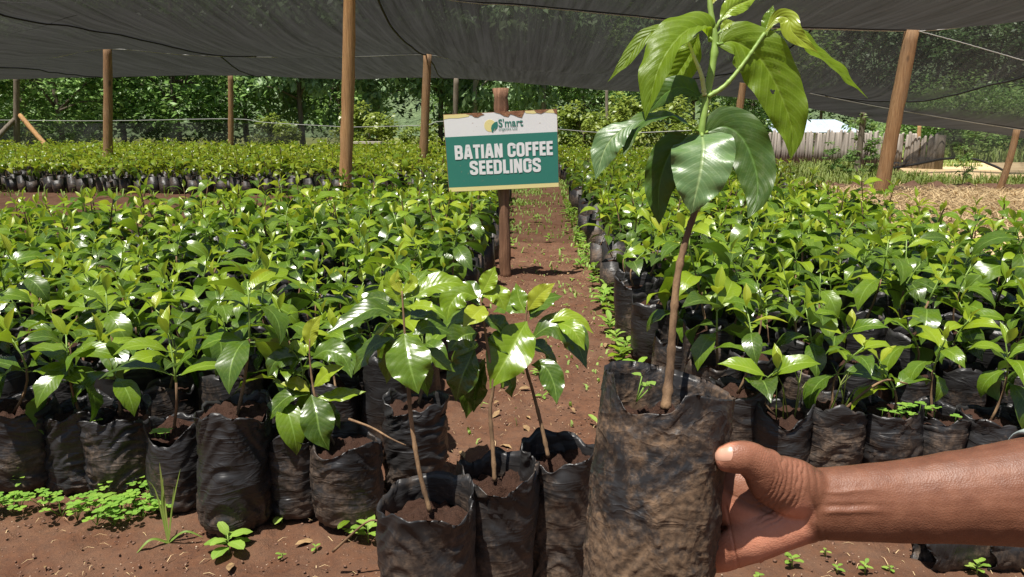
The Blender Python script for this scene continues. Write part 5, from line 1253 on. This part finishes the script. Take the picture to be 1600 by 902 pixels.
def scat(n, fx, fy, seed, cond=None, z=0.0):
    r = random.Random(seed); out = []
    while len(out) < n:
        x = r.uniform(*fx); y = r.uniform(*fy)
        if cond is None or cond(x, y, r): out.append((x, y, z))
    return out
# straw covered strip right of the right bed
straw = scat(16000, (2.4, 8.5), (2.5, 11.5), 1, lambda x, y, r: x > np.interp(y, [2.5,5,7,9,11.5],[2.7,2.6,2.5,2.9,3.4])+r.uniform(-.2,.3) and x < y*.66+1.6 and (y < 10.2+r.uniform(-.5,.5)))
sb = MB()
Vs = [(2.6,2.2),(9.5,2.2),(9.5,10.3),(6.6,10.6),(3.5,11.3),(2.65,9),(2.45,7),(2.62,5)]
sb.add([(x, y, .012) for x, y in Vs]+[(x, y, -.06) for x, y in Vs], [tuple(range(8))]+[(i, i+8, (i+1) % 8+8, (i+1) % 8) for i in range(8)])
sb.build('straw_ground', simple('straw_litter', (.17,.095,.05), (.44,.30,.16), 9, .9, .9, .02, det=8, rnd=False), smooth=False)
tag(bpy.data.objects['straw_ground'], 'ground covered with dry straw right of the right bed', None, kind='structure')
blades('straw', [(x, y, .02+random.Random(i).uniform(0,.03)) for i, (x, y, z) in enumerate(straw)], .08, .34, .011, 'straw', 'dry straw strewn between the right bed and the leaning post', flat=True, seed=3)
gr = scat(5500, (3.5, 11), (10.2, 15.5), 5, lambda x, y, r: (math.sin(x*2.1+y)*math.sin(y*1.7-x*.6) > -.35) and x < y*.72 and not (x > 6.6 and y < 15 and y > np.interp(x, [6.6,7.5,9,12],[10.9,11.0,10.6,9.5])))
blades('grass', gr, .04, .26, .020, 'grass', 'weedy grass growing along the far side of the straw', seed=6)
gr = scat(1600, (5.4, 9), (9.2, 10.9), 8, lambda x, y, r: x < y*.75 and y > 10.4-(x-5.4)*.33)
blades('grass', gr, .08, .25, .016, 'grass', 'tufts of grass beside the dirt road', seed=9)
gr = scat(5000, (-10, 14), (17.3, 20), 10); blades('grass', gr, .1, .5, .025, 'grass', 'tall grass at the foot of the back trees', seed=11)
gr = scat(4000, (8, 20), (17, 24), 14); blades('grass', gr, .1, .35, .03, 'grass', 'dry grass beyond the dirt road', seed=12)
# soil bank under the verge
mb = MB(); Vb = []; Fb = []; nb_ = 60
for i in range(nb_):
    t = i/(nb_-1); c = PY(1290+t*420, 295+t*26, 10.3-t*.6); c.z = 0
    for j in range(9): a = PI*j/8; Vb.append((c.x, c.y+math.cos(a)*.28, max(-.05, math.sin(a)*.07*(1+.5*math.sin(i*1.1)+.3*math.sin(i*2.7)+.25*math.sin(j*2+i))-.01)))
Fb = [(i*9+j, i*9+j+1, (i+1)*9+j+1, (i+1)*9+j) for i in range(nb_-1) for j in range(8)]
tag(obj('soil_bank', mesh('soil_bank', Vb, Fb, M['clod'])), 'low ridge of dark red soil along the straw', None, kind='structure')
# little weeds on the path
def in_path(x, y): return np.interp(y, [1.3,1.6,2.2,3,4.2,9],[-.25,-.25,-.2,-.12,-.1,0]) < x < np.interp(y, [1.3,1.8,2.6,5.4,9.8],[.8,.45,.45,.55,.75])
wd = scat(900, (-.2, .75), (1.9, 10), 21, lambda x, y, r: in_path(x, y) and (r.random() < .08+.9*max(0, math.sin(x*5+y*2.3)*math.sin(y*3.1))*(1 if y > 3.2 else .3)))
blades('path_weeds', [(x, y, gz(x, y)-.005) for x, y, z in wd], .008, .035, .010, 'weed', 'sparse small weeds and grass on the soil path', seed=22)
wd = scat(2600, (-9, -.3), (9.2, 10.7), 25, lambda x, y, r: r.random() < .12+.9*max(0, math.sin(x*1.3+1)*math.sin(y*2+x*.7)) and (y > 10.0 or r.random() < .3))
blades('cross_path_weeds', [(x, y, -.02) for x, y, z in wd], .04, .17, .016, 'weed', 'weeds along the bags of the far left block', seed=26)
wd = scat(2400, (-.1, .95), (4.5, 13), 27, lambda x, y, r: r.random() < .06+.8*max(0, math.sin(x*6+y*1.3)*math.sin(y*1.9+1)) or abs(x-np.interp(y, [2,5,10,13],[.48,.55,.75,.85])) < .1)
blades('path_weeds', [(x, y, gz(x, y)-.005) for x, y, z in wd], .015, .07, .014, 'weed', 'weeds closing in on the far end of the path', seed=28)
# clods, straw bits and pebbles on the open soil
def bits(name, n, seed, fx, fy, s0, s1, mat, label, cond=None):
    r = random.Random(seed); A, B, b = [], [], 0
    ico = [(0,0,1),(.9,0,.2),(.28,.85,.25),(-.72,.53,.2),(-.72,-.53,.3),(.28,-.85,.2),(0,0,-.6)]; f = [(0,1,2),(0,2,3),(0,3,4),(0,4,5),(0,5,1),(6,2,1),(6,3,2),(6,4,3),(6,5,4),(6,1,5)]
    for (x, y, z) in scat(n, fx, fy, seed, cond):
        s_ = r.uniform(s0, s1)**1; a = r.uniform(0, 6.3); g0 = gz(x, y)
        A += [(x+(math.cos(a)*p[0]-math.sin(a)*p[1])*s_*r.uniform(.7,1.3), y+(math.sin(a)*p[0]+math.cos(a)*p[1])*s_*r.uniform(.7,1.3), g0-s_*.15+p[2]*s_*r.uniform(.4,.8)) for p in ico]; B += [tuple(q+b for q in t) for t in f]; b += 7
    tag(obj(name, mesh(name, A, np.array(B), M[mat], False)), label, None, kind='stuff')
opn = lambda x, y, r: y < 1.75 or in_path(x, y)
bits('soil_clods', 5200, 31, (-1.6, 1.6), (1.1, 5.5), .001, .0052, 'clod', 'small clods of red soil on the path and before the beds', opn)
bits('pebbles', 1500, 32, (-1.6, 1.6), (1.1, 5), .0008, .0028, 'pebble', 'tiny pale pebbles and straw bits on the soil', opn)
bt = scat(900, (-1.6, 1.6), (1.1, 5), 33, opn); blades('straw_bits', [(x, y, gz(x, y)+.001) for x, y, z in bt], .006, .03, .0012, 'straw', 'tiny bits of dry straw on the soil', flat=True, seed=34)

dl = scat(70, (-1.5, 1.5), (1.15, 5.5), 61, opn); MBd = MB(); rd = random.Random(4)
for (x, y, z) in dl:
    mid, nr = arch(.3, rd.uniform(-.8,.2), 6); Vq, Fq_, _ = leaf_geo(mid, .2, nr, rd.uniform(.1,.7), .15, 2, rd.randrange(99)); m4 = Matrix.Translation((x, y, gz(x, y)+.002)) @ Matrix.Rotation(rd.uniform(0,6.3), 4, 'Z') @ Matrix.Rotation(rd.uniform(-.2,.3), 4, 'X') @ Matrix.Scale(rd.uniform(.012,.05), 4)
    MBd.add([m4 @ Vector(q_) for q_ in Vq], [tuple(f) for f in Fq_])
tag(MBd.build('dry_leaves', simple('dry_leaf', (.13,.075,.035), (.34,.22,.10), 60, .8, .3, .001)), 'small dry brown leaf scraps littering the soil', None, kind='stuff')
# individual weeds: rosettes, clover, grass tuft
def leaflet(root, c, az, tilt, L_, mat, half=.3, name='leaf', th=(.2,-.5), prof=None, n=8, nw=4):
    mid, nr = arch(th[0], th[1], n); V, Fc, UV = leaf_geo(mid, half, nr, .2, .06, nw, int(az*10), prof)
    m4 = Matrix.Translation(c) @ Matrix.Rotation(az, 4, 'Z') @ Matrix.Rotation(-tilt, 4, 'Y') @ Matrix.Scale(L_, 4)
    o = obj(name, mesh(name, V, Fc, M[mat], uv=UV), root); o.matrix_local = m4; return o
ROUND = np.array([.06,.3,.6,.85,1,1,.95,.8,.6,.35,0])
def rosette(px, py, label, n, L_, H=.03, mat='weed', half=.3, seed=0, group='small weeds on the soil', cat='weed', name='weed'):
    g = PZ(px, py); r = random.Random(seed+int(px)); g.z = gz(g.x, g.y); root = thing(name, label, cat, g, r.uniform(0,6), group)
    mb = MB(); mb.tube([(0,0,-.005),(0,0,H)], [.0018,.001], 5); mb.build('stem', M['stem_green'], root)
    for i in range(n):
        z = H*(.35+.65*(i/n)); leaflet(root, Vector((0,0,z)), i*2.4+r.uniform(-.3,.3), R(r.uniform(5,40))*(.4+i/n), L_*r.uniform(.7,1.15)*(1-.3*i/n), mat, half, prof=ROUND)
    return root
rosette(357, 852, 'pale broad-leaved weed on bare soil right of the grass tuft', 8, .058, .04, seed=1)
rosette(440, 806, 'small bright weed below the shaded bags', 5, .034, .025, seed=2)
rosette(440, 858, 'tiny weed on bare soil below the bright one', 4, .014, .01, seed=3); rosette(492, 846, 'tiny two-leaved sprout left of the wilted weed', 3, .012, .01, seed=4); rosette(575, 832, 'drooping weed at the foot of the muddy bag', 6, .045, .04, seed=5, half=.24)
rosette(548, 826, 'wilting dark-leaved weed left of the muddy bag', 4, .05, .045, mat='leaf_old', seed=6, half=.22)
rosette(160, 790, 'leafy weed in the middle of the clover patch', 8, .045, .04, seed=7, half=.25)
rosette(18, 765, 'tall leafy weed in front of the leftmost bags', 14, .028, .11, seed=8, half=.3); rosette(35, 770, 'leafy weed leaning on the leftmost bag', 12, .024, .08, seed=9, half=.3)
rosette(1238, 878, 'small weed on the soil below the heel of the hand', 6, .022, .02, seed=10); rosette(1352, 888, 'small bright weed on the soil below the forearm', 6, .022, .02, seed=11); rosette(1185, 898, 'tiny weed at the bottom edge below the palm', 4, .018, .01, seed=12)
rosette(1392, 886, 'tiny pale weed right of the one below the forearm', 4, .016, .012, seed=13); rosette(1528, 884, 'bright weed growing beside the crumpled bags', 8, .026, .03, seed=14); rosette(1308, 886, 'thin tiny weed left of the one below the forearm', 4, .014, .01, seed=15)
rosette(1290, 862, 'tiny sprout just under the lower edge of the forearm', 4, .014, .01, seed=19)
rosette(980, 545, 'pale weed at the foot of the nearest right bed bags', 7, .06, .05, seed=16); rosette(975, 552, 'long-leaved weed beside the pale one at the path edge', 5, .07, .05, seed=17, half=.15)
rosette(935, 660, 'small weed on the path left of the held bag rim', 4, .05, .02, seed=18, half=.18)
for i, (px, py, L_, lab) in enumerate([(962,498,.05,'bushy weed at the path edge behind the pale one'), (945,470,.06,'bushy weed further up the right path edge'), (940,440,.06,'weed clump beside the third bag up the path'), (925,408,.07,'leafy weed under the leaves at the right path edge'), (955,520,.03,'tiny weed on the path edge'),
                                       (912,360,.07,'weed by the bag at the bend of the right path edge'), (905,335,.07,'distant weed on the right path edge'), (800,385,.05,'weed right of the sign stake'), (770,400,.05,'weed left of the sign stake'), (838,345,.06,'small weed in the middle of the far path'), (858,375,.05,'weed patch in the middle of the path')]):
    rosette(px, py, lab, 9, L_, .06 if L_ > .04 else .02, seed=40+i, half=.28, group='weeds along the path')
rw = random.Random(88)
for i in range(30):
    y = 2.5+i*.19; x = float(np.interp(y, [1.8, 2.6, 5.4, 9.8], [.49, .47, .54, .70]))-abs(rw.gauss(.05,.035)); q_ = px_of(x, y, 0)
    rosette(q_[0], q_[1], f'leafy weed at the right path edge, {ORD[i]} from the front', rw.randint(6, 11), rw.uniform(.04, .085), rw.uniform(.03, .10), seed=200+i, half=rw.uniform(.2,.32), group='weeds along the path', mat=rw.choice(['weed','clover','leaf_mid']))
for i in range(26):
    y = 2.3+i*.24; x = rw.uniform(float(np.interp(y, [2.2,4,9], [-.1,-.02,.08])), float(np.interp(y, [2,5.4,9.8], [.38,.45,.6]))); q_ = px_of(x, y, 0)
    rosette(q_[0], q_[1], f'tiny weed on the path, {ORD[i]} from the front', rw.randint(3, 6), rw.uniform(.018, .04), .012, seed=300+i, half=rw.uniform(.16,.3), group='tiny weeds on the path')
def clover(px, py, label, seed):
    g = PZ(px, py); r = random.Random(seed); g.z = gz(g.x, g.y); root = thing('clover', label, 'clover', g, r.uniform(0,6), 'clover plants before the left bed')
    for j in range(r.randint(5, 8)):
        a = r.uniform(0, 6.28); d_ = r.uniform(.004, .035); c = Vector((math.cos(a)*d_, math.sin(a)*d_, r.uniform(.02, .05))); mb = MB()
        mb.tube([(0,0,0), c*.6+Vector((0,0,.006)), c], .0008, 4)
        for k in range(3):
            mid, nr = arch(.25, -.15, 5); V, Fc, _ = leaf_geo(mid, .48, nr, .15, 0, 4, 0, prof=np.array([.08,.3,.6,.85,1,1.05,1.05,1.0,.9,.65,.25]))
            m4 = Matrix.Translation(c) @ Matrix.Rotation(2*PI*k/3+a, 4, 'Z') @ Matrix.Scale(r.uniform(.010, .015), 4); mb.add([m4 @ Vector(q_) for q_ in V], [tuple(f) for f in Fc])
        mb.build('trefoil', M['clover'], root)
for i, (px, py) in enumerate([(70,790),(95,800),(120,806),(140,798),(178,812),(200,806),(222,800),(240,792),(262,796),(212,786),(188,792),(10,790),(30,796),(150,812),(165,775),(235,776),(208,760),(250,768),(-10,800)]):
    where = ['left end of the patch','below the leftmost bags','in the lower left of the patch','left of the leafy weed','at the lower rim of the patch','in the centre of the patch','below the squat bag','right of the squat bag','beside the grass tuft','just behind the centre of the patch','under the squat bag','at the left edge of the photo','right of the tall leafy weed','at the lowest point of the patch','against the wrinkled bag','behind the grass tuft','highest up the squat bag','at the foot of the narrow bag','cut by the left edge'][i]
    clover(px, py, f'clover {where}, lower left', i)
# grass tuft
g = PZ(262, 838); g.z = gz(g.x, g.y); root = thing('grass_tuft', 'grass tuft with long blades standing in front of the narrow bag', 'grass', g)
for (tx, ty, mx_, my, wd_) in [(249,722,256,780,.006),(282,732,270,790,.004),(212,866,238,840,.006),(318,840,290,834,.005),(255,745,254,790,.005),(272,760,268,800,.003),(228,748,244,770,.003)]:
    dpt = (g-C0).dot(CF); a = Vector((0,0,0)); m_ = P(mx_, my, dpt-.005)-g; e = P(tx, ty, dpt-.02)-g
    if ty > 820: e = PZ(tx, ty, gz(0,0)+.004)-g; m_ = (e*.5)+Vector((0,0,.02))
    c = smooth_curve([a, m_, e], 14); nr = np.tile(np.array([0,-.5,1.0]), (14,1)); V, Fc, UV = leaf_geo(c, wd_/2*1.2, nr, .5, 0, 2, 1, prof=np.array([.7,.9,1,1,1,.95,.85,.65,.45,.25,0])); obj('blade', mesh('blade', V, Fc, M['grass'], uv=UV), root)
